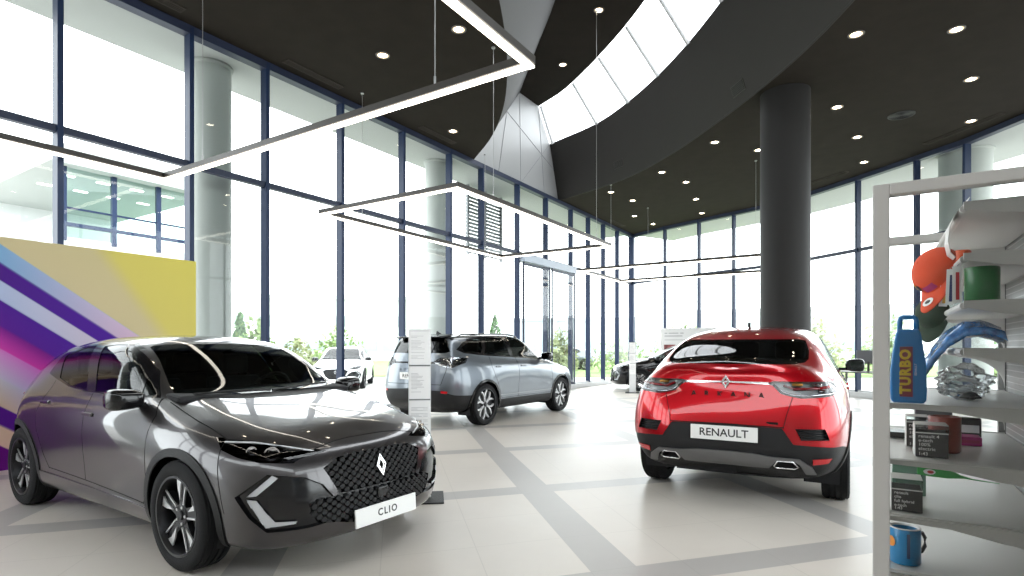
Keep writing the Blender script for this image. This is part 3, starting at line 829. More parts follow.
# ------------------------------------------------------------------ hatchback (grey one up front; black and white ones are copies)
def build_hatch(name, label, paintm, group=None):
    root = empty(name, label, 'car', group=group)
    H = Half(hatch_half()); ax = 1.2955; az = .33
    for x in (-ax, ax): H.cut('hole', 'y', arch(x, az, .356), lambda c, n: c.y > .45)
    for x in (-ax, ax): H.cut('arch_trim', 'y', ring(x, az, .35, .405, .20), lambda c, n: c.y > .5 and n.y > .1)
    H.slice((0, 0, .185), (0, 0, 1), lambda c, n: c.z < .3)
    H.where('under', lambda c, n: c.z < .185)
    H.cut('surround', 'y', [(.81, 1.000), (.57, 1.165), (.37, 1.288), (.10, 1.376), (-.2, 1.370), (-.4, 1.368), (-.64, 1.342), (-.92, 1.285), (-1.03, 1.12), (-.76, 1.072), (-.5, 1.03), (-.16, 1.005), (.3, 1.0)], SIDE)
    H.cut('front_glass', 'y', [(-.01, 1.016), (-.21, 1.345), (-.05, 1.358), (.08, 1.356), (.33, 1.268), (.50, 1.17), (.535, 1.14), (.60, 1.014)], SIDE, ('surround',))
    H.cut('quarter_glass', 'y', [(.63, 1.012), (.575, 1.13), (.76, 1.016)], SIDE, ('surround',))
    H.cut('rear_glass', 'y', [(-.16, 1.02), (-.375, 1.35), (-.62, 1.322), (-.85, 1.26), (-.745, 1.09), (-.5, 1.045)], SIDE, ('surround',))
    scr = lambda c, n: n.x > .2 and c.z > .95 and -.3 < c.x < 1.25
    H.cut('cowl', 'x', [(-.05, .978), (.35, .982), (.675, 1.002), (.665, 1.014), (.35, 1.008), (-.05, 1.006)], lambda c, n: .7 < c.x < 1.3 and c.z > .9)
    H.cut('windscreen', 'x', [(-.05, 1.006), (.35, 1.008), (.655, 1.014), (.605, 1.14), (.56, 1.25), (.535, 1.335), (.50, 1.348), (.35, 1.36), (-.05, 1.364)], scr)
    hood = [(.92, .715), (1.31, .738), (1.62, .735), (1.78, .662), (1.94, .545), (1.985, .43), (1.98, .34), (1.962, .15), (1.96, -.05)]
    H.line('gap', 'z', hood, .007, lambda c, n: n.z > .15 and c.z > .65)
    H.cut('bonnet', 'z', [(.85, -.05), (.85, .715)] + hood, lambda c, n: n.z > .15 and c.z > .65)
    # doors
    fd = [(-.03, 1.03), (-.05, .37), (.86, .34), (.925, .44), (.93, .90), (.83, 1.03)]
    rd = [(-.03, 1.05), (-.05, .37), (-.72, .385), (-.80, .48), (-.90, .68), (-.93, .82), (-.80, 1.12)]
    H.line('gap', 'y', [(-.03, 1.01), (-.05, .37), (.86, .34), (.925, .44), (.93, .90), (.83, .995)], .007, SIDE)
    H.line('gap', 'y', [(-.05, .37), (-.72, .385), (-.80, .48), (-.90, .68), (-.93, .82), (-.80, 1.07)], .007, SIDE)
    H.cut('front_door', 'y', fd, SIDE); H.cut('rear_door', 'y', rd, SIDE)
    H.line('gap', 'y', [(1.62, .80), (1.66, .66), (1.69, .55), (1.72, .40)], .006, SIDE)
    H.cut('skirt', 'y', [(-.97, .1), (-.93, .345), (.93, .315), (.98, .1)], SIDE)
    # nose
    fr = lambda c, n: c.x > 1.45 and (n.x + n.y) > .2
    lamp = [(1.56, .77, .808), (1.65, .79, .745), (1.77, .77, .712), (1.89, .73, .69), (2.00, .57, .672), (2.005, .54, .688), (2.02, .40, .706), (2.03, .36, .716), (2.0, .46, .738), (1.94, .56, .772), (1.75, .67, .806)]
    H.cut('lamp', 'nose', P2('nose', lamp), fr)
    br = [(1.80, .80, .50), (1.95, .70, .625), (2.04, .52, .59), (2.075, .42, .535), (2.09, .36, .46), (2.095, .33, .44), (2.09, .34, .315), (2.05, .50, .30), (1.95, .70, .305), (1.88, .765, .39)]
    drl1 = [(1.963, .68, .618), (1.99, .66, .602), (1.915, .74, .512), (1.875, .775, .508)]
    drl2 = [(1.872, .775, .492), (1.918, .745, .487), (1.98, .67, .360), (2.035, .565, .350), (2.03, .57, .335), (1.945, .705, .332)]
    H.cut('drl', 'nose', P2('nose', drl1), fr); H.cut('drl', 'nose', P2('nose', drl2), fr)
    H.cut('bracket', 'nose', P2('nose', br), fr)
    grille = [(-.05, .683), (.15, .682), (.30, .672), (.405, .625), (.325, .468), (-.05, .468)]
    low = [(-.05, .445), (.35, .445), (.42, .455), (.50, .43), (.45, .315), (.34, .300), (.2, .265), (-.05, .265)]
    fx = lambda c, n: c.x > 1.8 and n.x > .2
    H.cut('grille', 'x', grille, fx); H.cut('bracket', 'x', [(-.05, .47), (.33, .47), (.37, .44), (-.05, .44)], fx)
    H.cut('low', 'x', low, fx, ('body', 'bracket'))
    # tail
    bk = lambda c, n: n.x < -.15 and c.x < -1.5
    H.cut('tailglass', 'x', [(-.05, 1.0), (.52, 1.01), (.47, 1.18), (.40, 1.225), (-.05, 1.235)], bk)
    H.cut('taillamp', 'y', [(-2.1, .875), (-2.1, .965), (-1.82, .955), (-1.74, .915), (-1.82, .885)], lambda c, n: c.x < -1.6 and c.y > .25)
    H.cut('tailblack', 'x', [(-.05, .48), (.6, .46), (.85, .40), (.95, .1), (-.05, .1)], bk)
    # ---- parts
    body = H.part('body', 'body_shell', paintm, root)
    H.part('bonnet', 'bonnet', paintm, root)
    for nm, rg in (('front_door', 'front_door'), ('rear_door', 'rear_door')):
        ds = H.part(rg, nm, paintm, root, mode='pair')
        for o, s in zip(ds, (1, -1)): handle(o, H, .03 if nm == 'front_door' else -.80, .855 if nm == 'front_door' else .90, s, paintm)
    H.part('skirt', 'side_skirt', paintm, root, d=.008, mode='pair')
    H.part('arch_trim', 'wheel_arch_trim', BLACKPLASTIC, root, d=.008, mode='pair', split=True)
    H.part('under', 'underbody', DARKCAB, root)
    H.part('gap', 'panel_gap_shade', GAP, root, d=-.004, split=True)
    H.part('surround', 'window_trim', BLACKGLOSS, root, mode='pair')
    H.part(['front_glass', 'rear_glass', 'quarter_glass'], 'side_window', CARGLASS, root, d=-.004, mode='pair', split=True)
    H.part('windscreen', 'windscreen', CARGLASS, root, d=-.002)
    H.part('cowl', 'cowl_panel', BLACKPLASTIC, root, d=-.004)
    H.part('tailglass', 'rear_window', DARKGLASS, root, d=-.003)
    for o in H.part('lamp', 'headlamp', BLACKGLOSS, root, d=-.045, mode='pair'):
        pass
    for o, s in zip([c for c in root.children if c.name.startswith('headlamp')], (1, -1)):
        for (x, y, z, r) in ((1.885, .625, .722, .034), (1.80, .695, .742, .022)):
            bm = bmesh.new(); M = Matrix.Translation((x, s * y, z)) @ Matrix.Rotation(s * R(38), 4, 'Z') @ Matrix.Rotation(R(90), 4, 'Y')
            lathe(bm, [(r * 1.25, -.03), (r * 1.3, .012), (r * 1.1, .012), (r, .0), (0, .012)], 24, M); fix(bm); add('lamp_projector', bm, CHROME, o, smooth=True, angle=40)
        bm = bmesh.new(); path_tube(bm, [(1.63, s * .755, .788), (1.78, s * .665, .785), (1.93, s * .53, .752), (1.985, s * .42, .722)], .006, 6); add('lamp_strip', bm, DRL, o, smooth=True)
    for o, s in zip(H.part('lamp', 'lamp_lens', LAMPSMOKE, root, mode='pair'), (1, -1)):
        o.parent = [c for c in root.children if c.name.startswith('headlamp')][0 if s > 0 else 1]
    H.part('bracket', 'bumper_insert', BLACKGLOSS, root, d=-.02)
    H.part('drl', 'running_lamp', DRL, root, d=-.006, mode='pair')
    g = H.part('grille', 'grille', BLACKGLOSS, root, d=-.03)[0]
    lozenges(H, [[(y, z) for y, z in grille]], g, BLACKPLASTIC, .058, .0215, .021, .0155, d=-.026, hgt=.022)
    g2 = H.part('low', 'lower_grille', BLACKGLOSS, root, d=-.03)[0]
    lozenges(H, [[(y, z) for y, z in low]], g2, BLACKPLASTIC, .058, .0215, .021, .0155, d=-.026, hgt=.022)
    bm = bmesh.new(); box(bm, (surf_x(H, 0, .42) - .006, 0, .415), (.03, .085, .065)); add('radar_cover', bm, BLACKGLOSS, root, bevel=.006)
    emblem(root, face_M(surf_x(H, 0, .585) + .002, 0, .582, True, R(-14)), .040, .072)
    number_plate(root, face_M(surf_x(H, 0, .29) + .03, .015, .295, True, R(-4)), 'CLIO' if 'paint' in paintm.name and 'grey' in paintm.name else '', size=.062, space=1.28)
    bm = bmesh.new(); box(bm, (2.105, .015, .295), (.05, .2, .06)); add('plate_bracket', bm, BLACKPLASTIC, root)
    for o in H.part('taillamp', 'tail_lamp', REDLENS, root, d=.006, mode='pair'): pass
    H.part('tailblack', 'rear_bumper_insert', BLACKPLASTIC, root)
    number_plate(root, face_M(surf_x(H, 0, .60, False) - .008, 0, .60, False), '')
    mirror_pair(root, .72, .80, 1.00, paintm, .10, .21, .135, BLACKGLOSS)
    for y in (-1, 1):
        for x in (-ax, ax):
            make_wheel(root, x, y * .768, az, az, .205, .236, 'turbine', face=y)
    for x in (-ax, ax):
        for s in (-1, 1): wheel_well(root, x, az, .356, .55, .80, s)
    cabin(root, .72, .98, .50, 1.20, .70)
    wiper(root, [(.98, -.02, 1.018), (.96, .25, 1.035), (.90, .52, 1.045)]); wiper(root, [(.95, -.58, 1.022), (.985, -.3, 1.03), (1.0, -.05, 1.02)])
    fin(root, -1.18, 1.385, paintm)
    return root

# ------------------------------------------------------------------ coupe-backed red crossover
def build_coupe(name, label, paintm):
    root = empty(name, label, 'car'); H = Half(coupe_half()); ax = 1.36; az = .345
    for x in (-ax, ax): H.cut('hole', 'y', arch(x, az, .375), lambda c, n: c.y > .45)
    for x in (-ax, ax): H.cut('arch_trim', 'y', ring(x, az, .37, .435, .22), lambda c, n: c.y > .5 and n.y > .1)
    H.where('under', lambda c, n: c.z < .26 and n.z < -.6)
    H.cut('surround', 'y', [(.78, 1.09), (.38, 1.40), (.06, 1.475), (-.4, 1.475), (-.9, 1.43), (-1.30, 1.31), (-1.44, 1.17), (-.9, 1.12), (0, 1.095)], SIDE)
    H.cut('side_glass', 'y', [(.70, 1.11), (.35, 1.385), (.04, 1.458), (-.2, 1.460), (-.18, 1.115)], SIDE, ('surround',))
    H.cut('side_glass', 'y', [(-.28, 1.118), (-.30, 1.458), (-.88, 1.415), (-1.22, 1.30), (-1.12, 1.148)], SIDE, ('surround',))
    H.cut('windscreen', 'x', [(-.05, 1.12), (.40, 1.115), (.67, 1.12), (.62, 1.26), (.57, 1.45), (-.05, 1.48)], lambda c, n: n.x > .2 and c.z > 1.05 and c.x > .05)
    H.cut('sill', 'y', [(-1.0, .1), (-.98, .40), (.98, .40), (1.0, .1)], SIDE)
    fd = [(-.22, 1.12), (-.24, .42), (.88, .42), (.95, .55), (.92, 1.0), (.80, 1.12)]; rd = [(-.22, 1.14), (-.24, .42), (-.82, .42), (-.92, .60), (-1.02, .80), (-1.06, .95), (-.95, 1.16)]
    for q in (fd, rd): H.line('gap', 'y', q, .006, SIDE)
    H.cut('front_door', 'y', fd, SIDE); H.cut('rear_door', 'y', rd, SIDE)
    bk = lambda c, n: n.x < -.08 and c.x < -1.1 and c.z > 1.1
    H.cut('tailglass', 'x', [(-.05, 1.412), (.49, 1.412), (.545, 1.40), (.585, 1.31), (.590, 1.235), (.565, 1.207), (.50, 1.196), (-.05, 1.194)], bk)
    tl = lambda c, n: c.x < -1.55 and (n.y - n.x) > .3
    lamp = [(-2.17, .31, 1.046), (-2.17, .36, 1.02), (-2.19, .42, .965), (-2.18, .50, .943), (-2.17, .56, .932), (-2.06, .745, .945), (-1.95, .84, .965), (-1.78, .86, .99), (-1.74, .82, 1.045), (-1.86, .77, 1.062), (-2.0, .70, 1.062), (-2.16, .36, 1.062)]
    H.cut('lamp', 'tail', P2('tail', lamp), tl)
    rx = lambda c, n: c.x < -1.7 and n.x < -.05
    H.cut('strip', 'x', [(-.05, 1.045), (.34, 1.034), (.33, 1.052), (-.05, 1.056)], rx)
    H.line('gap', 'x', [(.50, .94), (.46, .80), (.44, .70)], .006, rx)
    H.line('gap', 'x', [(-.05, .713), (.44, .706)], .008, rx)
    H.cut('skid', 'x', [(-.05, .495), (.21, .49), (.36, .472), (.55, .465), (.635, .40), (.66, .335), (.59, .335), (.55, .42), (.51, .445), (.39, .445), (.35, .40), (.33, .375), (-.05, .37)], rx)
    H.cut('exhaust', 'x', [(.40, .437), (.50, .437), (.535, .395), (.51, .380), (.39, .380), (.375, .395)], rx)
    H.cut('reflector', 'tail', P2('tail', [(-2.18, .63, .465), (-2.10, .77, .472), (-2.11, .745, .432), (-2.17, .645, .420)]), tl)
    H.cut('vent', 'tail', P2('tail', [(-2.235, .515, .700), (-2.165, .73, .702), (-2.145, .755, .615), (-2.235, .56, .612)]), tl)
    H.cut('bumper', 'x', [(-.05, .71), (.43, .70), (.51, .578), (.84, .556), (.875, .52), (1.0, .50), (1.0, .1), (-.05, .1)], lambda c, n: c.x < -1.68)
    # ---- parts
    H.part('body', 'body_shell', paintm, root)
    for nm in ('front_door', 'rear_door'):
        for o, s in zip(H.part(nm, nm, paintm, root, mode='pair'), (1, -1)): handle(o, H, -.10 if nm == 'front_door' else -.85, .95, s, paintm)
    H.part('gap', 'panel_gap_shade', GAP, root, d=-.004, split=True)
    H.part('arch_trim', 'wheel_arch_trim', BLACKPLASTIC, root, d=.008, mode='pair', split=True)
    H.part('sill', 'side_skirt', BLACKPLASTIC, root, d=.006, mode='pair')
    H.part('under', 'underbody', DARKCAB, root)
    H.part('surround', 'window_trim', BLACKGLOSS, root, mode='pair')
    H.part('side_glass', 'side_window', CARGLASS, root, d=-.004, mode='pair', split=True)
    H.part('windscreen', 'windscreen', CARGLASS, root, d=-.002)
    H.part('tailglass', 'rear_window', CARGLASS, root, d=-.004)
    lamps = H.part('lamp', 'tail_lamp', mat('grey lamp housing', (.40, .40, .40), .35, .4), root, d=-.05, mode='pair')
    lens = H.part('lamp', 'lamp_lens', LAMPCLEAR, root, mode='pair')
    for o, l, s in zip(lamps, lens, (1, -1)):
        l.parent = o
        f = lambda pts, r, m, nm: (lambda b: (path_tube(b, [(x, s * y, z) for x, y, z in pts], r, 6), add(nm, b, m, o, smooth=True)))(bmesh.new())
        f([(-2.155, .36, 1.035), (-2.16, .43, .975), (-2.155, .50, .955), (-2.12, .60, .948), (-2.03, .745, .965), (-1.93, .82, .985)], .011, CHROME, 'lamp_chrome_strip')
        f([(-2.13, .43, 1.03), (-2.12, .50, 1.0), (-2.06, .64, 1.005), (-1.98, .745, 1.02)], .013, REDLENS, 'lamp_light_guide')
        bm = bmesh.new()
        for (x, y, z, sx, sy) in ((-2.105, .53, 1.037, .05, .075),): box(bm, (x, s * y, z), (sx, sy, .018))
        add('bulb_cover', bm, AMBER, o, bevel=.004)
        bm = bmesh.new(); box(bm, (-2.04, s * .665, 1.035), (.05, .07, .028)); box(bm, (-2.02, s * .70, .985), (.05, .06, .03)); add('lamp_reflector', bm, CHROME, o, bevel=.008)
    H.part('strip', 'tailgate_strip', CHROME, root, d=.006)
    H.part('bumper', 'rear_bumper_insert', BLACKPLASTIC, root, d=-.006)
    v = H.part('vent', 'bumper_vent', BLACKPLASTIC, root, d=-.03, mode='pair')
    for o, s in zip(v, (1, -1)):
        bm = bmesh.new()
        for k in range(4):
            z = .632 + .019 * k; tube(bm, (-2.225, s * .545, z), (-2.14, s * .745, z), .0045, 6)
        add('vent_slats', bm, BLACKGLOSS, o, smooth=True)
    H.part('skid', 'skid_plate', mat('satin grey skid plate', (.16, .16, .165), .35, .6), root, d=.012)
    for o, s in zip(H.part('exhaust', 'exhaust_outlet', DARKCAB, root, d=-.05, mode='pair'), (1, -1)):
        bm = bmesh.new(); q = [(.395, .440), (.505, .440), (.542, .394), (.515, .376), (.385, .376), (.368, .394)]
        path_tube(bm, [((surf_x(H, y, z, False) or -2.2) - .008, s * y, z) for y, z in q + q[:1]], .007, 6); add('exhaust_rim', bm, CHROME, o, smooth=True)
    H.part('reflector', 'rear_reflector', REDLENS, root, d=.006, mode='pair')
    emblem(root, face_M(surf_x(H, 0, 1.05, False) - .004, 0, 1.048, False, R(-6)), .036, .056, 'solid')
    bm = bmesh.new()
    for i, ch in enumerate('ARKANA'):
        y = .255 - .106 * i; text_mesh(bm, ch, .062, face_M(surf_x(H, y, .945, False) - .001, y, .945, False), .003, bold=.002)
    add('lettering', bm, mat('dark red lettering', (.03, .004, .004), .4, .2), root)
    bm = bmesh.new(); box(bm, (surf_x(H, .36, .735, False), -.36, .735), (.008, .085, .018)); add('model_badge', bm, BLACKGLOSS, root, bevel=.003)
    number_plate(root, face_M(surf_x(H, 0, .635, False) - .010, 0, .636, False), 'RENAULT', h=.118, size=.088, space=1.0)
    mirror_pair(root, .70, .86, 1.125, paintm, .10, .20, .15, BLACKGLOSS)
    for y in (-1, 1):
        for x in (-ax, ax): make_wheel(root, x, y * .785, az, az, .215, .24, 'star', face=y)
    for x in (-ax, ax):
        for s in (-1, 1): wheel_well(root, x, az, .375, .55, .82, s)
    bm = bmesh.new(); tube(bm, (-ax, -.75, az), (-ax, .75, az), .05, 12); box(bm, (-1.75, .2, .33), (.5, .5, .16)); add('rear_axle', bm, DARKCAB, root)
    cabin(root, .78, 1.06, .58, 1.32, .72)
    fin(root, -.78, 1.540, BLACKGLOSS)
    return root

# ------------------------------------------------------------------ silver-grey family crossover with a black roof
def build_suv(name, label, paintm):
    root = empty(name, label, 'car'); H = Half(suv_half()); ax = 1.3335; az = .36
    for x in (-ax, ax): H.cut('hole', 'y', arch(x, az, .395), lambda c, n: c.y > .45)
    for x in (-ax, ax): H.cut('arch_trim', 'y', ring(x, az, .39, .435, .24), lambda c, n: c.y > .5 and n.y > .1)
    H.where('under', lambda c, n: c.z < .27 and n.z < -.6)
    H.cut('surround', 'y', [(.74, 1.105), (.37, 1.40), (.12, 1.525), (-.3, 1.556), (-.9, 1.55), (-1.4, 1.515), (-1.72, 1.42), (-1.92, 1.30), (-1.76, 1.24), (-1.2, 1.195), (-.4, 1.155), (.3, 1.12)], SIDE)
    H.cut('side_glass', 'y', [(-1.30, 1.25), (-1.17, 1.495), (-1.42, 1.485), (-1.80, 1.335), (-1.75, 1.268)], SIDE, ('surround',))
    H.cut('side_glass', 'y', [(-.46, 1.178), (-.50, 1.53), (-1.02, 1.51), (-1.22, 1.235)], SIDE, ('surround',))
    H.cut('side_glass', 'y', [(-.36, 1.17), (-.34, 1.535), (-.15, 1.53), (.14, 1.43), (.56, 1.14)], SIDE, ('surround',))
    H.cut('windscreen', 'x', [(-.05, 1.13), (.40, 1.125), (.66, 1.13), (.62, 1.30), (.58, 1.50), (-.05, 1.53)], lambda c, n: n.x > .2 and c.z > 1.05 and c.x > .05)
    H.cut('tailglass', 'x', [(-.05, 1.50), (.48, 1.50), (.56, 1.45), (.65, 1.27), (.60, 1.245), (-.05, 1.245)], lambda c, n: n.x < -.15 and c.x < -1.6)
    H.cut('roof', 'z', [(.5, -.05), (.4, .70), (-2.1, .70), (-2.1, -.05)], lambda c, n: c.z > 1.47 and n.z > .35)
    H.cut('sill', 'y', [(-.98, .1), (-.96, .42), (.96, .42), (.98, .1)], SIDE)
    H.cut('door_highlight', 'y', [(-.92, .485), (-.92, .503), (.93, .503), (.93, .485)], SIDE)
    fd = [(-.29, 1.16), (-.31, .44), (.88, .44), (.95, .55), (.93, 1.0), (.76, 1.15)]; rd = [(-.29, 1.18), (-.31, .44), (-.86, .44), (-.96, .65), (-1.08, .85), (-1.14, 1.0), (-1.12, 1.22)]
    for q in (fd, rd): H.line('gap', 'y', q, .008, SIDE)
    H.cut('front_door', 'y', fd, SIDE); H.cut('rear_door', 'y', rd, SIDE)
    tl = lambda c, n: c.x < -1.5 and (n.y - n.x) > .3
    H.cut('lamp', 'tail', P2('tail', [(-2.17, .40, 1.10), (-2.12, .54, 1.172), (-1.89, .75, 1.178), (-1.74, .785, 1.165), (-1.80, .81, 1.09), (-1.92, .80, 1.06), (-2.08, .73, 1.0), (-2.16, .55, 1.035)]), tl)
    rx = lambda c, n: c.x < -1.7 and n.x < -.05
    H.cut('strip', 'x', [(-.05, 1.075), (.46, 1.072), (.44, 1.10), (-.05, 1.10)], rx)
    H.line('gap', 'x', [(-.05, .735), (.60, .73), (.66, .95), (.66, 1.02)], .008, rx)
    H.cut('reflector', 'tail', P2('tail', [(-2.20, .60, .635), (-2.15, .70, .625), (-2.15, .69, .585), (-2.20, .60, .595)]), tl)
    H.cut('bumper', 'x', [(-.05, .66), (.60, .63), (.80, .56), (1.0, .52), (1.0, .1), (-.05, .1)], lambda c, n: c.x < -1.68)
    H.part('body', 'body_shell', paintm, root)
    for nm in ('front_door', 'rear_door'):
        for o, s in zip(H.part(nm, nm, paintm, root, mode='pair'), (1, -1)): handle(o, H, -.13 if nm == 'front_door' else -.95, 1.0, s, paintm)
    H.part('roof', 'roof_panel', BLACKGLOSS, root)
    H.part('gap', 'panel_gap_shade', GAP, root, d=-.004, split=True)
    H.part('arch_trim', 'wheel_arch_trim', BLACKGLOSS, root, d=.008, mode='pair', split=True)
    H.part('sill', 'side_skirt', BLACKPLASTIC, root, d=.006, mode='pair')
    H.part('door_highlight', 'door_highlight_strip', mat('satin grey trim', (.22, .23, .24), .4, .5), root, d=.006, mode='pair')  # lighter strip paints the highlight along the body-coloured lower doors
    H.part('under', 'underbody', DARKCAB, root)
    H.part('surround', 'window_trim', BLACKGLOSS, root, mode='pair')
    H.part('side_glass', 'side_window', CARGLASS, root, d=-.004, mode='pair', split=True)
    H.part('windscreen', 'windscreen', CARGLASS, root, d=-.002)
    H.part('tailglass', 'rear_window', DARKGLASS, root, d=-.004)
    lamps = H.part('lamp', 'tail_lamp', CHROME, root, d=-.04, mode='pair'); lens = H.part('lamp', 'lamp_lens', LAMPCLEAR, root, mode='pair')
    for o, l, s in zip(lamps, lens, (1, -1)):
        l.parent = o; bm = bmesh.new()
        path_tube(bm, [(-2.14, s * .45, 1.095), (-2.07, s * .60, 1.14), (-1.90, s * .74, 1.145), (-1.84, s * .76, 1.12)], .010, 6); path_tube(bm, [(-2.12, s * .56, 1.05), (-2.04, s * .69, 1.04), (-1.92, s * .765, 1.08)], .010, 6)
        add('lamp_light_guide', bm, DARKALLOY, o, smooth=True)
    H.part('strip', 'tailgate_strip', BLACKGLOSS, root, d=.004)
    H.part('bumper', 'rear_bumper_insert', BLACKPLASTIC, root, d=-.006)
    H.part('reflector', 'rear_reflector', REDLENS, root, d=.006, mode='pair')
    emblem(root, face_M(surf_x(H, 0, 1.085, False) - .006, 0, 1.085, False), .05, .07)
    bm = bmesh.new()
    for i, ch in enumerate('AUSTRAL'):
        y = .27 - .09 * i; text_mesh(bm, ch, .06, face_M(surf_x(H, y, .965, False) - .001, y, .965, False), .003)
    add('lettering', bm, DARKALLOY, root)
    number_plate(root, face_M(surf_x(H, 0, .86, False) - .010, 0, .862, False), 'RENAULT', h=.118, size=.088)
    bm = bmesh.new(); prism(bm, [(-2.10, 1.495), (-1.75, 1.540), (-1.75, 1.566), (-2.13, 1.520)], Matrix(((1, 0, 0, 0), (0, 0, 1, -.50), (0, 1, 0, 0), (0, 0, 0, 1))), 1.00); fix(bm); add('roof_spoiler', bm, BLACKGLOSS, root, bevel=.01)
    for s in (-1, 1):
        bm = bmesh.new(); path_tube(bm, [(-1.7, s * .54, 1.52), (-1.6, s * .535, 1.565), (-.9, s * .54, 1.585), (-.3, s * .545, 1.59), (.0, s * .545, 1.57), (.1, s * .545, 1.535)], .014, 8); add('roof_rail', bm, BLACKGLOSS, root, smooth=True)
    mirror_pair(root, .62, .84, 1.17, paintm, .11, .21, .15, BLACKGLOSS)
    for y in (-1, 1):
        for x in (-ax, ax): make_wheel(root, x, y * .775, az, az, .235, .275, 'star', face=y)
    for x in (-ax, ax):
        for s in (-1, 1): wheel_well(root, x, az, .395, .55, .82, s)
    cabin(root, .70, 1.10, .62, 1.36, .72)
    fin(root, -1.55, 1.575, BLACKGLOSS)
    return root

GREYP = paint('graphite grey paint', (.062, .058, .060), .8, .28)
REDP = paint('flame red paint', (.40, .002, .008), .6, .28)
SILVERP = paint('satin silver-blue grey paint', (.15, .168, .19), .8, .32)
BLACKP = paint('deep black paint', (.008, .008, .009), .3, .25)
WHITEP = paint('white paint', (.75, .76, .76), 0, .35)
hatch = build_hatch('hatchback_car', 'graphite grey hatchback with CLIO plate, nose turned towards the camera', GREYP)
hatch.location = (-2.6, 4.78, 0); hatch.rotation_euler.z = R(90 - 123.4)
coupe = build_coupe('coupe_crossover_car', 'bright red fastback crossover seen from behind with RENAULT plate', REDP)
coupe.location = (2.889, 6.58, 0); coupe.rotation_euler.z = R(90 - 30.5)
suv = build_suv('crossover_car', 'silver-grey crossover with black roof parked beyond the paper info stand', SILVERP)
suv.location = (-.433, 11.305, 0); suv.rotation_euler.z = R(90 - 33.75)

def copy_tree(o, parent=None, skip=(), swap=None):
    c = o.copy(); COL.objects.link(c); c.parent = parent
    if swap and c.type == 'MESH':
        for sl in c.material_slots:
            if sl.material in swap: m = swap[sl.material]; sl.link = 'OBJECT'; sl.material = m
    for ch in list(o.children):
        if not ch.name.split('.')[0] in skip: copy_tree(ch, c, skip, swap)
    return c
# ================================================================== lights and ceiling fittings
LED = mat('warm white LED diffuser', (1, .97, .9), .5, emit=(1, .93, .80), estr=3.5)
LEDSIDE = mat('dark bronze aluminium', (.045, .040, .036), .45, .4)
DOWN = mat('downlight lamp', (1, .95, .85), .5, emit=(1, .88, .68), estr=16.0)
DOWNGLOW = mat('warm lamp edge', (1, .8, .5), .5, emit=(1, .66, .32), estr=.9)  # emissive ring stands in for lamplight on the recess reflector
RIM = mat('downlight trim ring', (.12, .11, .10), .5)
STEEL = mat('thin steel cable', (.40, .40, .40), .4, .8)
# label, x, y, z of every recessed downlight
DLS = [('recessed downlight over the bonnet side of the near ceiling, beside the glass wall', -2.06, 8.99, CEIL),
 ('recessed downlight in the left dark ceiling, closest to the curved fascia', -.78, 8.26, CEIL),
 ('recessed downlight half hidden behind the long bar of the nearest pendant', -2.18, 10.79, CEIL),
 ('recessed downlight in the pointed far end of the left dark ceiling', -1.27, 12.14, CEIL),
 ('recessed downlight in the right ceiling, up and right of the dark column head', 5.12, 8.39, CEIL),
 ('recessed downlight near the top edge of the right ceiling, rightmost of the top pair', 6.51, 8.26, CEIL),
 ('recessed downlight just right of the dark column, level with its head', 6.3, 10.93, CEIL),
 ('recessed downlight above the round ceiling grille on the right', 7.97, 9.79, CEIL),
 ('recessed downlight right of the dark column, below its head', 7.64, 12.48, CEIL),
 ('recessed downlight nearest the curved glass wall, above the display shelf', 9.44, 11.6, CEIL),
 ('lowest recessed downlight between the dark column and the display shelf', 8.84, 14.16, CEIL),
 ('recessed downlight touching the left edge of the dark column', 5.81, 13.3, CEIL),
 ('recessed downlight nearest the curved dark fascia, upper one of a pair left of the column', 4.6, 12.79, CEIL),
 ('recessed downlight midway between the fascia and the column, in the middle row', 4.9, 15.87, CEIL),
 ('recessed downlight just under the curved dark fascia, left of the middle row', 3.98, 14.97, CEIL),
 ('recessed downlight in the row above the far glass wall, rightmost of the middle ones', 5.77, 17.68, CEIL),
 ('recessed downlight where the dark fascia runs into the long glass wall', 2.96, 16.88, CEIL),
 ('recessed downlight right beside the one at the fascia end, slightly lower', 3.82, 17.86, CEIL),
 ('recessed downlight nearest the long glass wall in the far corner', 4.33, 19.95, CEIL),
 ('lowest and farthest recessed downlight, by the corner of the two glass walls', 5.31, 21.24, CEIL),
 ('recessed downlight nearest the far end glass wall', 6.57, 19.51, CEIL),
 ('bright starry downlight at the top of the raised dark ceiling, beside a cable', 1.85, 12.01, ZW_TOP),
 ('bright starry downlight low on the raised dark ceiling by the skylight', 1.29, 14.32, ZW_TOP)]
first = None
def downlight(lab, x, y, z):
    global first
    if first is None:
        r = empty('ceiling_downlight', lab, 'downlight', (x, y, z - .001), 0, 'recessed ceiling downlights')
        bm = bmesh.new(); lathe(bm, [(.085, 0), (.112, 0), (.112, -.008), (.088, -.010), (.085, -.004)], 32, close=False); fix(bm); add('trim_ring', bm, RIM, r, smooth=True, angle=40)
        bm = bmesh.new(); lathe(bm, [(0, -.006), (.064, -.006)], 32); lathe(bm, [(.064, -.006), (.086, -.006)], 32, None, 1)
        for f in bm.faces:
            f.normal_update()
            if f.normal.z > 0: f.normal_flip()
        add('lamp', bm, [DOWN, DOWNGLOW], r); first = r
    else:
        r = copy_tree(first); r.location = (x, y, z - .001); r['label'] = lab
    return r
for q in DLS: downlight(*q)
for i, (x, y) in enumerate(((-2.3, 5.8), (-1.5, 4.2), (-4.0, 6.4), (-3.6, 3.6), (-5.5, 3.4), (5.4, 5.6), (6.8, 5.0), (5.2, 3.0), (7.4, 2.6), (8.6, 6.2))):
    downlight('recessed downlight outside the picture, in the ceiling over the camera', x, y, CEIL)

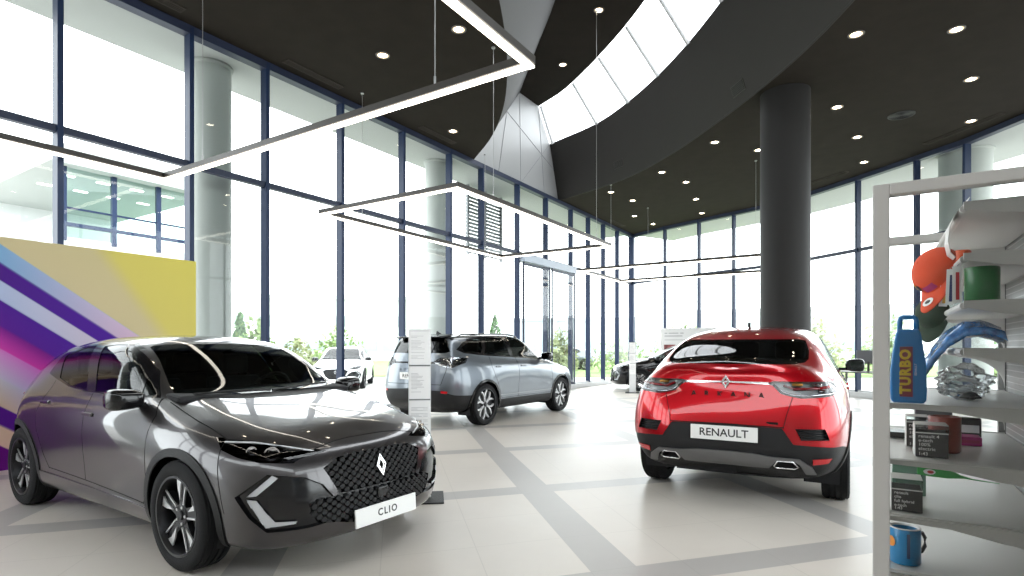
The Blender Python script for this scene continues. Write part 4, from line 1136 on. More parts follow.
def pendant(label, s0, s1, b0, b1, z, tops):
    r = empty('pendant_light', label, 'pendant light', W((s0 + s1) / 2, (b0 + b1) / 2, z), 0, 'rectangular LED pendants')
    c = W((s0 + s1) / 2, (b0 + b1) / 2, z)
    w, h = .075, .085
    for nm, zz, hh, ww, m in (('housing', .012, h - .02, w, LEDSIDE), ('diffuser', -h / 2 + .004, .018, w * .80, LED)):
        bm = bmesh.new()
        for (sa, ba, sb, bb) in ((s0, b0, s1, b0), (s0, b1, s1, b1)):
            box(bm, W((sa + sb) / 2, ba, zz + z) - c, (sb - sa + w, ww, hh), ROT_S)
        for sa in (s0, s1): box(bm, W(sa, (b0 + b1) / 2, zz + z) - c, (ww, b1 - b0 - w, hh), ROT_S)
        add(nm, bm, m, r)
    for s, b, zt in tops:
        p = W(s, b, z + .04) - c; q = W(s, b, zt) - c
        bm = bmesh.new(); tube(bm, p, q, .0045, 6); cb = add('cable', bm, STEEL, r)
        bm = bmesh.new(); tube(bm, p, p + Vector((0, 0, .09)), .010, 8); add('cable_grip', bm, STEEL, cb)
        bm = bmesh.new(); tube(bm, q - Vector((0, 0, .02)), q, .03, 12); add('ceiling_cup', bm, STEEL, cb)
    return r
ZP = 3.63
pendant('nearest rectangular LED pendant, its corner pointing down over the graphite hatchback', .90, 3.88, -8.02, -2.32, ZP, [(3.88, -3.3, CEIL), (3.88, -7.1, CEIL), (.9, -3.3, CEIL), (.9, -7.1, CEIL)])
pendant('middle rectangular LED pendant hanging above the silver-grey crossover', 6.32, 11.8, -7.87, -4.96, ZP, [(7.22, -4.96, CEIL), (11.1, -4.96, ZW_TOP), (7.22, -7.87, CEIL), (11.1, -7.87, CEIL)])
pendant('farthest rectangular LED pendant, running behind the dark column', 15.1, 18.25, -7.28, -1.75, ZP, [(15.1, -6.3, CEIL), (15.1, -2.45, CEIL), (18.25, -6.3, CEIL), (18.25, -2.45, CEIL)])

# round ceiling speaker grille
r = empty('ceiling_speaker', 'round black speaker grille in the right-hand dark ceiling', 'speaker', (7.8, 11.3, CEIL))
bm = bmesh.new(); lathe(bm, [(.20, 0), (.235, 0), (.235, -.012), (.205, -.016)], 36); fix(bm); add('bezel', bm, BLACKPLASTIC, r, smooth=True, angle=40)
bm = bmesh.new(); lathe(bm, [(0, -.006), (.205, -.006)], 36)
for k in range(5): lathe(bm, [(.03 + .036 * k, -.006), (.036 + .036 * k, -.013), (.042 + .036 * k, -.006)], 36)
add('speaker_mesh', bm, BLACKPLASTIC, r, smooth=True)
# smoke detector seen by the first bay
r = empty('smoke_detector', 'small round detector in the left dark ceiling by the picture edge', 'smoke detector', (-2.4, 7.35, CEIL))
bm = bmesh.new(); lathe(bm, [(.055, 0), (.055, -.02), (.035, -.04), (0, -.042)], 24); fix(bm); add('casing', bm, LEDSIDE, r, smooth=True, angle=50)
# slot diffusers beside the glazing
SLOT = mat('bronze slot diffuser', (.042, .037, .031), .8, spec=.1)
for i, (s, lab) in enumerate(((3.55, 'slot air diffuser in the ceiling over the yellow panel bay'), (6.3, 'slot air diffuser in the ceiling between two mullions left of the pendant bar'), (9.55, 'slot air diffuser in the ceiling just beyond the nearest pendant bar'), (19.9, 'slot air diffuser by the far corner of the glass walls'))):
    bm = bmesh.new(); box(bm, W(s, WALL_B + .36, CEIL - .008), (1.15, .16, .014), ROT_S)
    for k in (-.04, .0, .04): box(bm, W(s, WALL_B + .36 + k, CEIL - .018), (1.1, .012, .012), ROT_S)
    tag(add('slot_diffuser', bm, SLOT), lab, 'air diffuser', 'slot diffusers along the glass wall')
for i, (x0, y0, x1, y1, lab) in enumerate(((9.45, 12.9, 9.75, 11.2, 'slot air diffuser near the curved glass wall above the display shelf'), (8.2, 16.6, 8.85, 14.9, 'slot air diffuser near the curved glass wall behind the dark column'))):
    p, q = Vector((x0, y0, CEIL - .008)), Vector((x1, y1, CEIL - .008)); d = q - p; rot = Matrix.Rotation(math.atan2(d.y, d.x), 3, 'Z')
    bm = bmesh.new(); box(bm, (p + q) / 2, (d.length, .16, .014), rot)
    for k in (-.04, 0, .04): box(bm, (p + q) / 2 + rot @ Vector((0, k, -.010)), (d.length - .05, .012, .012), rot)
    tag(add('slot_diffuser', bm, SLOT), lab, 'air diffuser', 'slot diffusers along the glass wall')
# small louvred vents on the dark fascia
def on_fascia(t, y):
    a = Vector((pch(*RW, y), y, CEIL)); k = (y - .5) / (17.85 - .5); ym = .5 + k * 16.9; b = Vector((pch(*MRW, ym), ym, ZW_MID))
    a2 = Vector((pch(*RW, y + .05), y + .05, CEIL)); ex = (a2 - a).normalized(); ez = (b - a).normalized(); n = ex.cross(ez).normalized()
    if n.x > 0: n = -n
    return a + (b - a) * t, ex, ez, n
for (t, y, lab) in ((.16, 10.75, 'small dark louvre vent low on the dark fascia, towards the top right'), (.25, 15.65, 'small dark louvre vent at the far end of the dark fascia')):
    c, ex, ez, n = on_fascia(t, y); M = Matrix((ex, ez, n)).transposed().to_4x4(); M.translation = c
    r = empty('louvre_vent', lab, 'vent', c)
    bm = bmesh.new(); vs = box(bm, (0, 0, 0), (.42, .20, .02)); bmesh.ops.transform(bm, matrix=M, verts=bm.verts); bmesh.ops.translate(bm, verts=bm.verts, vec=-c); add('vent_frame', bm, LEDSIDE, r)
    bm = bmesh.new()
    for k in range(6): box(bm, (0, -.075 + .03 * k, .014), (.37, .016, .012))
    bmesh.ops.transform(bm, matrix=M, verts=bm.verts); bmesh.ops.translate(bm, verts=bm.verts, vec=-c); add('vent_slats', bm, BLACKPLASTIC, r)
# ================================================================== standing things in the hall
# --- printed backdrop panel by the glass wall
def panel_material(M):
    """stripes run diagonally; coordinates are the panel's own length (x) and height (z)"""
    m = bpy.data.materials.new('printed diagonal stripes'); m.use_nodes = True; nt = m.node_tree; b = nt.nodes['Principled BSDF']; L = nt.links.new
    b.inputs['Roughness'].default_value = .65; b.inputs['Specular IOR Level'].default_value = .15
    tc = nt.nodes.new('ShaderNodeTexCoord')
    def dot(v, off):
        n = nt.nodes.new('ShaderNodeVectorMath'); n.operation = 'DOT_PRODUCT'; L(tc.outputs['Object'], n.inputs[0]); n.inputs[1].default_value = v
        a = nt.nodes.new('ShaderNodeMath'); a.operation = 'ADD'; L(n.outputs['Value'], a.inputs[0]); a.inputs[1].default_value = off; return a.outputs[0]
    def ramp(fac, stops, mode='LINEAR'):
        r = nt.nodes.new('ShaderNodeValToRGB'); r.color_ramp.interpolation = mode; L(fac, r.inputs[0]); els = r.color_ramp.elements
        while len(els) > 1: els.remove(els[-1])
        for i, (p, c) in enumerate(stops):
            e = els[0] if i == 0 else els.new(p); e.position = p; e.color = (*c, 1)
        return r.outputs[0]
    def mix(f, a, c):
        n = nt.nodes.new('ShaderNodeMix'); n.data_type = 'RGBA'
        L(f, n.inputs['Factor']); L(a, n.inputs[6]); L(c, n.inputs[7]); return n.outputs[2]
    return m, b, L, nt, dot, ramp, mix
def srgb(r, g, b):
    f = lambda c: (c / 255 / 12.92) if c <= 10 else ((c / 255 + .055) / 1.055) ** 2.4
    return (f(r) * .84, f(g) * .84, f(b) * .84)
PS0, PS1, PH = .40, 4.25, 2.535
m, b_, L_, nt_, dot_, ramp_, mix_ = panel_material(None)
def hard(stops):                       # [(c, colour at start, colour at end of the stripe)] up to the next c
    out = []
    for i, (c, c0, c1) in enumerate(stops):
        nx = stops[i + 1][0] if i + 1 < len(stops) else 4.2
        out += [(c / 4.2 + (.0012 if i else 0), srgb(*c0)), (nx / 4.2 - .0012, srgb(*c1))]
    return out
c_ = dot_((.71 / 4.2, 0, 1 / 4.2), .71 * (PS0 - 2.16) / 4.2)
left = ramp_(c_, hard([(0, (100, 5, 125), (100, 5, 125)), (.27, (215, 178, 165), (210, 180, 160)), (.49, (80, 15, 135), (80, 15, 135)), (.70, (208, 182, 150), (190, 185, 190)), (1.0, (190, 180, 200), (200, 120, 190)), (1.32, (195, 60, 160), (110, 25, 130)), (1.56, (85, 25, 135), (75, 25, 135)), (1.85, (165, 182, 215), (165, 182, 215)), (2.06, (72, 25, 125), (72, 25, 125)), (2.25, (110, 165, 205), (110, 168, 208)), (2.45, (205, 190, 150), (200, 190, 140))]))
right = ramp_(c_, hard([(0, (100, 5, 125), (100, 5, 125)), (.27, (215, 178, 165), (210, 180, 160)), (.49, (80, 15, 135), (80, 15, 135)), (.70, (120, 90, 190), (80, 60, 190)), (1.0, (110, 60, 190), (150, 40, 160)), (1.32, (170, 25, 130), (120, 20, 125)), (1.56, (70, 28, 145), (70, 28, 145)), (1.85, (205, 185, 200), (210, 190, 205)), (2.06, (75, 30, 150), (75, 30, 150)), (2.25, (205, 175, 200), (205, 178, 205)), (2.45, (214, 200, 112), (214, 202, 98))]))
ml = nt_.nodes.new('ShaderNodeMapRange'); L_(dot_((1, 0, 0), PS0), ml.inputs[0]); ml.inputs[1].default_value = 2.0; ml.inputs[2].default_value = 3.4
my = nt_.nodes.new('ShaderNodeMapRange'); my.interpolation_type = 'SMOOTHSTEP'; L_(dot_((1, 0, .7), PS0 - .7 * 2.53), my.inputs[0]); my.inputs[1].default_value = 2.95; my.inputs[2].default_value = 3.25
gt = nt_.nodes.new('ShaderNodeMath'); gt.operation = 'GREATER_THAN'; L_(c_, gt.inputs[0]); gt.inputs[1].default_value = 2.45 / 4.2
mf = nt_.nodes.new('ShaderNodeMix'); mf.data_type = 'FLOAT'; L_(gt.outputs[0], mf.inputs[0]); L_(ml.outputs[0], mf.inputs[2]); L_(my.outputs[0], mf.inputs[3])
L_(mix_(mf.outputs[0], left, right), b_.inputs['Base Color'])
PANELPRINT = m
r = empty('backdrop_panel', 'large printed panel with purple diagonal stripes and yellow field behind the graphite hatchback', 'display panel', W(PS0, -7.95), R(90 - 32.6))
bm = bmesh.new(); box(bm, ((PS1 - PS0) / 2, .05, PH / 2), (PS1 - PS0, .10, PH)); add('panel_core', bm, WHITEWALL, r)
bm = bmesh.new(); bm.faces.new([bm.verts.new(p) for p in ((0, -.004, 0), (PS1 - PS0, -.004, 0), (PS1 - PS0, -.004, PH), (0, -.004, PH))]); add('printed_face', bm, PANELPRINT, r)

# --- slim paper information stands
PAPER = mat('white printed paper', (.88, .87, .87), .6)
GREYPRINT = mat('pale grey print', (.52, .51, .52), .7)
ACRYL = mat('stand frame white', (.72, .72, .73), .4)
def info_stand(label, x, y, rz, base=True):
    r = empty('info_stand', label, 'info stand', (x, y, 0), rz, 'white paper info stands')   # local -y faces the viewer
    bm = bmesh.new(); box(bm, (0, 0, .006), (.42, .40, .012)); add('base_plate', bm, BLACKPLASTIC, r, bevel=.003)
    bm = bmesh.new(); box(bm, (0, 0, .755), (.195, .022, 1.486)); add('panel', bm, ACRYL, r, bevel=.003)
    for k, (z0, z1) in enumerate(((1.185, 1.475), (.885, 1.165), (.55, .865))):
        bm = bmesh.new(); box(bm, (0, -.0125, (z0 + z1) / 2), (.180, .003, z1 - z0)); sh = add('sheet', bm, PAPER, r)
        bm = bmesh.new(); rnd = random.Random(k)
        z = z1 - (.04 if k == 0 else .06)
        while z > z0 + .05:
            w = rnd.uniform(.05, .12)
            box(bm, (-.075 + w / 2, -.0145, z), (w, .001, .004 if k else .003)); 
            if k == 2: box(bm, (.05, -.0145, z), (.04, .001, .003))
            z -= rnd.choice((.012, .012, .03))
        add('print_lines', bm, GREYPRINT, sh)
    for z in (1.175, .875):
        bm = bmesh.new(); box(bm, (0, -.014, z), (.185, .004, .006)); add('divider', bm, BLACKPLASTIC, r)
    return r
info_stand('white three-sheet info stand on a black base plate, at the nose of the graphite hatchback', -.815, 4.98, R(8))
info_stand('white info stand far off, in front of the black hatchback by the glass corner', 3.58, 16.75, R(-12))

# --- white banner board behind the red car
r = empty('poster_board', 'white poster board standing behind the black hatchback and the red car', 'poster board', (6.25, 20.05, 0), R(-22))
bm = bmesh.new(); box(bm, (0, 0, 1.08), (1.9, .06, 1.92)); add('board', bm, PAPER, r, bevel=.006)
for x in (-.7, .7):
    bm = bmesh.new(); box(bm, (x, 0, .06), (.06, .40, .04)); box(bm, (x, 0, .10), (.05, .05, .10)); add('foot', bm, ACRYL, r, bevel=.005)
bm = bmesh.new()
for x0, w, z in ((-.80, .10, 1.86), (-.66, .34, 1.86), (-.26, .12, 1.86), (-.80, .62, 1.76), (-.80, 1.3, 1.62)): box(bm, (x0 + w / 2, -.0315, z), (w, .002, .035 if z > 1.7 else .02))
add('print_lines', bm, GREYPRINT, r)
bm = bmesh.new(); box(bm, (-.62, -.0315, 1.24), (.40, .002, .42)); add('picture', bm, mat('dull red picture', (.30, .09, .09), .5, noise=.6, nscale=9), r)

# --- desk with monitor seen past the red car's mirror
r = empty('desk', 'thin dark desk by the curved glass wall, behind the display shelf post', 'desk', (8.75, 13.75, 0), R(-62))
bm = bmesh.new(); box(bm, (0, 0, .735), (1.7, .75, .028)); add('desk_top', bm, LEDSIDE, r, bevel=.004)
for x in (-.8, .8):
    for y in (-.33, .33):
        bm = bmesh.new(); box(bm, (x, y, .36), (.04, .04, .722)); add('leg', bm, LEDSIDE, r)
mr = empty('monitor', 'grey flat monitor standing on the dark desk by the glass wall', 'monitor', (8.78, 13.9, .749), R(-25))
bm = bmesh.new(); box(bm, (0, 0, .36), (.50, .035, .33)); add('casing', bm, mat('grey monitor casing', (.10, .10, .11), .4), mr, bevel=.006)
bm = bmesh.new(); box(bm, (0, .019, .36), (.47, .002, .29)); add('screen', bm, BLACKGLOSS, mr)
bm = bmesh.new(); box(bm, (0, -.02, .12), (.05, .02, .24)); add('stand_neck', bm, LEDSIDE, mr); bm = bmesh.new(); box(bm, (0, 0, .006), (.24, .18, .012)); add('stand_foot', bm, LEDSIDE, mr, bevel=.003)

# --- the other cars: copies of the hatchback in other colours
bh = copy_tree(hatch, None, ('lettering',), {GREYP: BLACKP}); bh.location = (5.31, 18.01, 0); bh.rotation_euler.z = R(90 + 82)
bh['label'] = 'glossy black hatchback in the far corner, half hidden by the red car'
wh = copy_tree(hatch, None, ('lettering',), {GREYP: WHITEP}); wh.location = (-6.1, 20.6, -.055); wh.rotation_euler.z = R(90 - 172)
wh['label'] = 'white car parked outdoors beyond the glass, between the graphite and silver cars'
gh = copy_tree(hatch, None, ('lettering',), {GREYP: SILVERP}); gh.location = (3.2, 36.0, -.055); gh.rotation_euler.z = R(90 - 262)
gh['label'] = 'small pale car parked far outside behind the mullions near the glass corner'

# --- planting and buildings outdoors
def shrub(label, x, y, w, h, seed, col, cone=False, n=900, cat='shrub', name='shrub', group=None):
    rnd = random.Random(seed); r = empty(name, label, cat, (x, y, -.06), 0, group)
    bm = bmesh.new()
    for i in range(n):
        t = rnd.random(); a = rnd.uniform(0, 2 * math.pi)
        if cone: z = h * (.06 + .94 * t ** 1.4); rad = w / 2 * (1 - z / h) ** .8 * (rnd.random() ** .35)
        else:
            ph = rnd.uniform(0, math.pi / 2); q = rnd.random() ** .3; z = h * (.08 + .92 * q * math.sin(ph) * (.8 + .3 * math.sin(3 * a + seed))); rad = w / 2 * q * math.cos(ph) * (.85 + .2 * math.sin(2 * a + seed * 2))
        c = Vector((rad * math.cos(a), rad * math.sin(a), z)); s = (.05 + .025 * h) * rnd.uniform(.7, 1.3)
        u = Vector((rnd.gauss(0, 1), rnd.gauss(0, 1), rnd.gauss(0, 1))).normalized(); v = u.orthogonal().normalized() * .55
        bm.faces.new([bm.verts.new(c + k) for k in (u * s, v * s, -u * s, -v * s)])
    add('foliage', bm, col, r)
    bm = bmesh.new(); tube(bm, (0, 0, 0), (0, 0, h * .5), .03 + .015 * h, 7, .02)
    for k in range(5):
        a = k * 1.26; tube(bm, (0, 0, h * .12), (w * .25 * math.cos(a), w * .25 * math.sin(a), h * .55), .02 + .006 * h, 5, .01)
    add('stem', bm, BARK, r); return r
BARK = mat('grey brown bark', (.12, .09, .07), .9)
LEAF = [mat('pale green leaves', (.19, .27, .10), .8, noise=.3, nscale=3), mat('olive leaves', (.22, .25, .12), .8, noise=.3, nscale=3), mat('deep green leaves', (.10, .18, .08), .8, noise=.3, nscale=3)]
shrub('slim conical evergreen outside, right of the yellow panel end', -12.3, 25.5, 1.3, 3.0, 3, LEAF[2], True, 700, 'conifer', 'conifer')
shrub('slim conical evergreen outside above the silver-grey crossover', -1.0, 33.0, 1.6, 3.3, 5, LEAF[2], True, 700, 'conifer', 'conifer')
for i, (x, y, w, h, k, lab) in enumerate(((-8.2, 18.2, 2.2, 2.2, 0, 'bushy green shrub outside, just beyond the end of the yellow panel'), (-9.0, 23.5, 3.6, 1.7, 1, 'low wide shrub outside behind the bonnet of the graphite hatchback'), (-8.6, 27.5, 4.2, 2.3, 0, 'shrub outside behind the roof of the white parked car'),
        (-3.6, 27.0, 3.4, 2.0, 0, 'shrub outside left of the silver-grey crossover tail'), (-2.6, 21.8, 2.2, 1.3, 2, 'small shrub outside right behind the tail of the silver-grey crossover'), (2.6, 30.5, 3.0, 2.3, 1, 'shrub outside beyond the nose of the silver-grey crossover'),
        (5.9, 31.0, 4.0, 2.2, 0, 'shrub outside beyond the corner of the glass walls'), (9.5, 31.0, 4.5, 2.6, 0, 'shrub outside behind the poster board'), (14.5, 27.0, 4.0, 2.6, 1, 'shrub outside left of the dark column'),
        (18.5, 27.5, 4.6, 2.8, 0, 'shrub outside beyond the red car mirror'), (19.5, 22.5, 4.0, 1.9, 0, 'shrub outside behind the desk monitor'), (22.5, 25.0, 4.5, 2.6, 2, 'shrub outside behind the orange cap on the shelf'))):
    shrub(lab, x, y, w, h, 10 + i, LEAF[k], False, 1100, group='shrubs outside the glass')
BLD = [mat('pale far building', (.50, .53, .55), .8), mat('white far building', (.66, .67, .67), .8), mat('blue-grey far building', (.36, .40, .44), .8)]
BWIN = mat('far window bands', (.30, .35, .38), .3)
def building(label, x, y, w, d, h, rz, k):
    r = empty('building', label, 'building', (x, y, -.06), rz)
    bm = bmesh.new(); box(bm, (0, 0, h / 2), (w, d, h)); box(bm, (0, 0, h + .2), (w + .3, d + .3, .4)); add('wall', bm, BLD[k], r)
    z = 1.6; 
    while z < h - .8:
        bm = bmesh.new(); n = max(3, int(w / 2.5))
        for i in range(n): box(bm, (-w / 2 + (i + .5) * w / n, -d / 2 - .02, z), (w / n * .8, .05, 1.1))
        add('window_band', bm, BWIN, r); z += 2.6
building('long pale building far beyond the shrubs, seen through the long glass wall', -20, 64, 26, 10, 6.5, R(10), 1)
building('low blue-grey building far beyond the glass corner', 9, 76, 20, 10, 4.8, R(-8), 2)
building('pale building far behind the dark column', 34, 68, 22, 12, 5.5, R(-30), 0)
building('white building beyond the display shelf', 56, 42, 22, 12, 5.0, R(-55), 1)
# wing built in place of a reflection of lamps and mullions in the left bays
r = empty('reflection_wing', 'stand-in wing for a reflection in the left bays, pale roof and blue mullions', 'building', W(8.1, -18.5, -.06), R(90 - 32.6))
bm = bmesh.new(); box(bm, (0, 3.0, 6.55), (4.4, 7, .5)); add('roof', bm, SOFFIT, r)
bm = bmesh.new(); box(bm, (0, 3.2, 2.2), (3.8, 6.6, 4.4)); box(bm, (0, 6.4, 5.4), (3.8, .2, 2.0)); add('wall', bm, BLD[1], r)
for k in range(4):
    bm = bmesh.new(); box(bm, (-1.8 + 1.2 * k, -.1, 5.3), (.12, .12, 2.0)); add('mullion', bm, NAVY, r)
bm = bmesh.new(); box(bm, (0, -.1, 4.75), (3.7, .10, .10)); box(bm, (0, -.1, 5.2), (3.7, .06, .05)); add('rail', bm, NAVY, r)
bm = bmesh.new(); bm.faces.new([bm.verts.new(p) for p in ((-1.85, -.08, 4.4), (1.85, -.08, 4.4), (1.85, -.08, 6.3), (-1.85, -.08, 6.3))]); add('glazing', bm, glass('green tinted glazing', (.62, .80, .76), 1.5), r)
bm = bmesh.new()
for i in range(4):
    for j in range(2): box(bm, (-1.4 + .9 * i, .8 + 1.6 * j, 6.29), (.34, .14, .02))
add('reflected_lamp', bm, LED, r)
# slatted screen added under the outdoor roof in place of a dark reflection
r = empty('reflection_screen', 'dark slatted stand-in for a reflection, beyond the glass above the entrance', 'reflection stand-in', W(13.75, -9.75, 0), R(90 - 32.6))
bm = bmesh.new()
for x in (-.85, 0, .85): box(bm, (x, 0, 5.0), (.07, .07, 2.0))
add('screen_frame', bm, mat('dark grey metal', (.20, .21, .22), .5), r)
bm = bmesh.new()
for k in range(18): box(bm, (0, .03, 4.1 + .105 * k), (1.78, .05, .07))
add('screen_slats', bm, mat('grey louvre slats', (.30, .32, .33), .5), r)
# ================================================================== accessory display shelf in the right foreground
SH0, SHR = Vector((.818, 1.25, 0)), R(-32.6)
SHM = Matrix.Translation(SH0) @ Matrix.Rotation(SHR, 4, 'Z')
def SH(x, y, z): return SHM @ Vector((x, y, z))
SHELFWHITE = mat('white shelf enamel', (.72, .70, .68), .45)
FRAMEWHITE = mat('off-white frame profile', (.43, .41, .39), .45)
ENDGLASS = glass('shelf end glass', (.965, .98, .975), 1.5)
def perforated():
    m = mat('perforated grey back panel', (.50, .50, .50), .5); nt = m.node_tree; b = nt.nodes['Principled BSDF']
    tc = nt.nodes.new('ShaderNodeTexCoord'); mp = nt.nodes.new('ShaderNodeMapping'); br = nt.nodes.new('ShaderNodeTexBrick')
    mp.inputs['Rotation'].default_value = (R(90), 0, R(90)); nt.links.new(tc.outputs['Object'], mp.inputs[0]); nt.links.new(mp.outputs[0], br.inputs[0])
    br.inputs['Scale'].default_value = 30; br.inputs['Mortar Size'].default_value = .05; br.inputs['Mortar Smooth'].default_value = .4
    br.inputs['Color1'].default_value = (.30, .30, .30, 1); br.inputs['Color2'].default_value = (.32, .32, .32, 1); br.inputs['Mortar'].default_value = (.55, .55, .55, 1)
    nt.links.new(br.outputs[0], b.inputs['Base Color']); return m
r = empty('display_shelf', 'white display shelf unit with glass end panel, full of small merchandise', 'display shelf', SH0, SHR)
TOP, LEN, XB = 1.689, .70, .31
for nm, y in (('end_frame', 0.0), ('end_frame', LEN + .02)):
    bm = bmesh.new()
    for x in (0, .66): box(bm, (x, y, TOP / 2), (.032, .034, TOP))
    for z in (TOP - .013, .10): box(bm, (.33, y, z), (.63, .034, .026))
    ef = add(nm, bm, FRAMEWHITE, r, bevel=.003)
    bm = bmesh.new(); bm.faces.new([bm.verts.new(p) for p in ((.016, y, .11), (.644, y, .11), (.644, y, TOP - .026), (.016, y, TOP - .026))]); add('glass_pane', bm, ENDGLASS, ef)
bm = bmesh.new(); box(bm, (XB + .012, LEN / 2 + .01, .88), (.018, LEN - .02, 1.56)); add('back_panel', bm, perforated(), r)
bm = bmesh.new(); box(bm, (XB - .003, LEN - .01, .88), (.02, .022, 1.56)); add('upright', bm, mat('grey upright', (.22, .22, .22), .5), r)
bm = bmesh.new(); box(bm, (.33, LEN / 2 + .01, .045), (.62, LEN - .02, .09)); add('plinth', bm, SHELFWHITE, r, bevel=.004)
SHELVES = [(1.636, .146), (1.528, .146), (1.428, .146), (1.328, .146), (1.205, .013), (1.080, .013), (.955, .013), (.830, .013), (.58, .013), (.33, .013)]
for z, x0 in SHELVES:
    bm = bmesh.new(); box(bm, ((x0 + XB) / 2, LEN / 2 + .01, z - .006), (XB - x0, LEN - .08, .012)); tube(bm, (x0 + .004, .05, z - .007), (x0 + .004, LEN - .03, z - .007), .008, 10)
    s = add('shelf', bm, SHELFWHITE, r, bevel=.001)
    xa = max(x0, .124)
    for y in (.024, LEN - .024):
        prof = [(x0, z + .002), (XB, z + .002), (XB, z - .115)]
        prof += [(XB - .10 + .10 * math.cos(R(a)), z - .115 + .088 * math.sin(R(a))) for a in range(10, 91, 10)]
        prof += [(xa, z - .012), (x0, z - .008)]
        bm = bmesh.new(); prism(bm, prof, Matrix(((1, 0, 0, 0), (0, 0, 1, y - .004), (0, 1, 0, 0), (0, 0, 0, 1))), .008); fix(bm); add('bracket', bm, SHELFWHITE, s)

def item(name, label, cat, x, y, z, group=None, rot=0): return empty(name, label, cat, SH(x, y, z), SHR + rot, group)
def mug(label, x, y, z, rad, h, col, ang, name='mug', band=None):
    r = item(name, label, 'mug', x, y, z)
    m = mat(label[:24] + ' glaze', col, .3)
    bm = bmesh.new(); lathe(bm, [(0, .001), (rad * .9, 0), (rad, .004), (rad, h - .002), (rad - .001, h), (rad - .0035, h), (rad - .004, h - .003), (rad - .005, .006), (0, .006)], 36); fix(bm); add('body', bm, m, r, smooth=True, angle=40)
    bm = bmesh.new(); c, s = math.cos(ang), math.sin(ang)
    path_tube(bm, [(c * q, s * q, w) for q, w in ((rad - .002, h * .80), (rad + .014, h * .80), (rad + .021, h * .66), (rad + .021, h * .42), (rad + .012, h * .26), (rad - .002, h * .24))], .0042, 8)
    add('handle', bm, mat('dark mug handle', (.02, .02, .025), .3) if band == 'dark' else m, r, smooth=True); return r, m
def rim(r, rad, h):
    bm = bmesh.new(); lathe(bm, [(rad - .005, h - .004), (rad - .0045, h + .0008), (rad + .0003, h + .0008), (rad + .0003, h - .001)], 36); fix(bm); add('rim', bm, WHITEPLATE, r, smooth=True)
mug('green enamel mug on the short shelf level with the orange cap', .187, .11, 1.4295, .031, .078, (.010, .15, .032), R(70))
mug('brick red mug behind the 1:43 boxes on the second long shelf', .129, .20, 1.0825, .032, .085, (.26, .035, .02), R(80))
b, m = mug('bright blue mug with dark handle on the lowest shelf in view', .047, .105, .8325, .0315, .082, (.010, .19, .42), R(40), band='dark'); rim(b, .0315, .082)
bm = bmesh.new()
M = Matrix.Rotation(R(-145), 4, 'Z') @ Matrix.Translation((.0322, 0, .05)) @ Matrix.Rotation(R(90), 4, 'Y')
lathe(bm, [(0, 0), (.012, 0)], 20, M); add('round_logo', bm, mat('orange round logo', (.7, .25, .04), .4), b)
bm = bmesh.new(); box(bm, (.006, -.0305, .045), (.006, .003, .055)); add('dark_stripe', bm, mat('dark blue stripe', (.006, .03, .10), .3), b)

CLEARLID = glass('clear acrylic lid', (.80, .84, .84), 1.5)
CARDBLACK = mat('black printed card', (.022, .019, .018), .55)
LIGHTINK = mat('light grey print', (.62, .60, .58), .6)
def car_box(label, x, y, z, w, d, h, lid, lines):
    r = item('model_car_box', label, 'box', x, y, z, 'boxed scale model cars')
    bm = bmesh.new(); box(bm, (0, d / 2, h / 2), (w, d, h)); add('card_sleeve', bm, CARDBLACK, r, bevel=.001)
    bm = bmesh.new(); box(bm, (0, d / 2, h + lid / 2), (w + .002, d + .002, lid)); add('clear_lid', bm, CLEARLID, r, bevel=.001)
    bm = bmesh.new(); box(bm, (-w / 2 - .001, d / 2, (h + lid) / 2), (.0015, d, h + lid)); box(bm, (0, 0, h), (w, .0015, .0025)); box(bm, (0, d / 2, h + lid), (w, d, .001)); add('white_edge', bm, SHELFWHITE, r)
    bm = bmesh.new()
    for i, t in enumerate(lines):
        zz = h - .008 - i * min(.0095, (h - .018) / (len(lines) - 1.6)) if i < len(lines) - 1 else .007
        text_mesh(bm, t, .0100 if len(lines[0]) > 7 else .0088, Matrix.Translation((-w / 2 + .005, -.0006, zz)) @ Matrix.Rotation(R(90), 4, 'X'), .0002, align='LEFT', bold=.0001, space=1.05)
    add('lettering', bm, LIGHTINK, r); return r
car_box('black 1:43 box lettered renault 4 e-tech in front of the brick red mug', .097, .09, 1.0825, .060, .07, .055, .018, ['renault 4', 'e-tech', '100%', 'electric', '1:43'])
car_box('black 1:43 box standing one place behind, left of the brick red mug', .079, .24, 1.0825, .045, .06, .062, .014, ['renault 5', 'e-tech', '100%', 'electric', '1:43'])
car_box('black 1:43 box lettered renault clio on the third long shelf', .050, .07, .9575, .058, .07, .050, .024, ['renault', 'clio', 'full hybrid', 'e-tech', '1:43'])

# flat blue bottle with a hand hole
r = item('bottle', 'flat bright blue bottle with hand hole and yellow vertical lettering', 'bottle', .0515, .045, 1.207)
BLUE = mat('bright blue plastic', (.005, .19, .52), .35)
out = [(-.029, 0), (.029, 0), (.033, .008), (.034, .03), (.033, .075), (.029, .115), (.023, .155), (.019, .165), (.0175, .195), (-.0175, .195), (-.019, .165), (-.023, .155), (-.029, .115), (-.033, .075), (-.034, .03), (-.033, .008)]
hole = [(-.011, .172), (-.011, .187), (.011, .187), (.011, .172)]
bm = bmesh.new(); F_ = Matrix(((1, 0, 0, 0), (0, 0, 1, 0), (0, 1, 0, 0), (0, 0, 0, 1)))
lo = [p for p in out if p[1] <= .166]
prism(bm, lo, F_ @ Matrix.Translation((0, 0, 0)), .034)
fix(bm); add('body', bm, BLUE, r, bevel=.004)
bm = bmesh.new(); path_tube(bm, [(-.0155, .017, .160), (-.0150, .017, .184), (-.0135, .017, .190), (-.010, .017, .1925), (.010, .017, .1925), (.0135, .017, .190), (.0150, .017, .184), (.0155, .017, .160)], .0052, 10); add('handle', bm, BLUE, r, smooth=True)
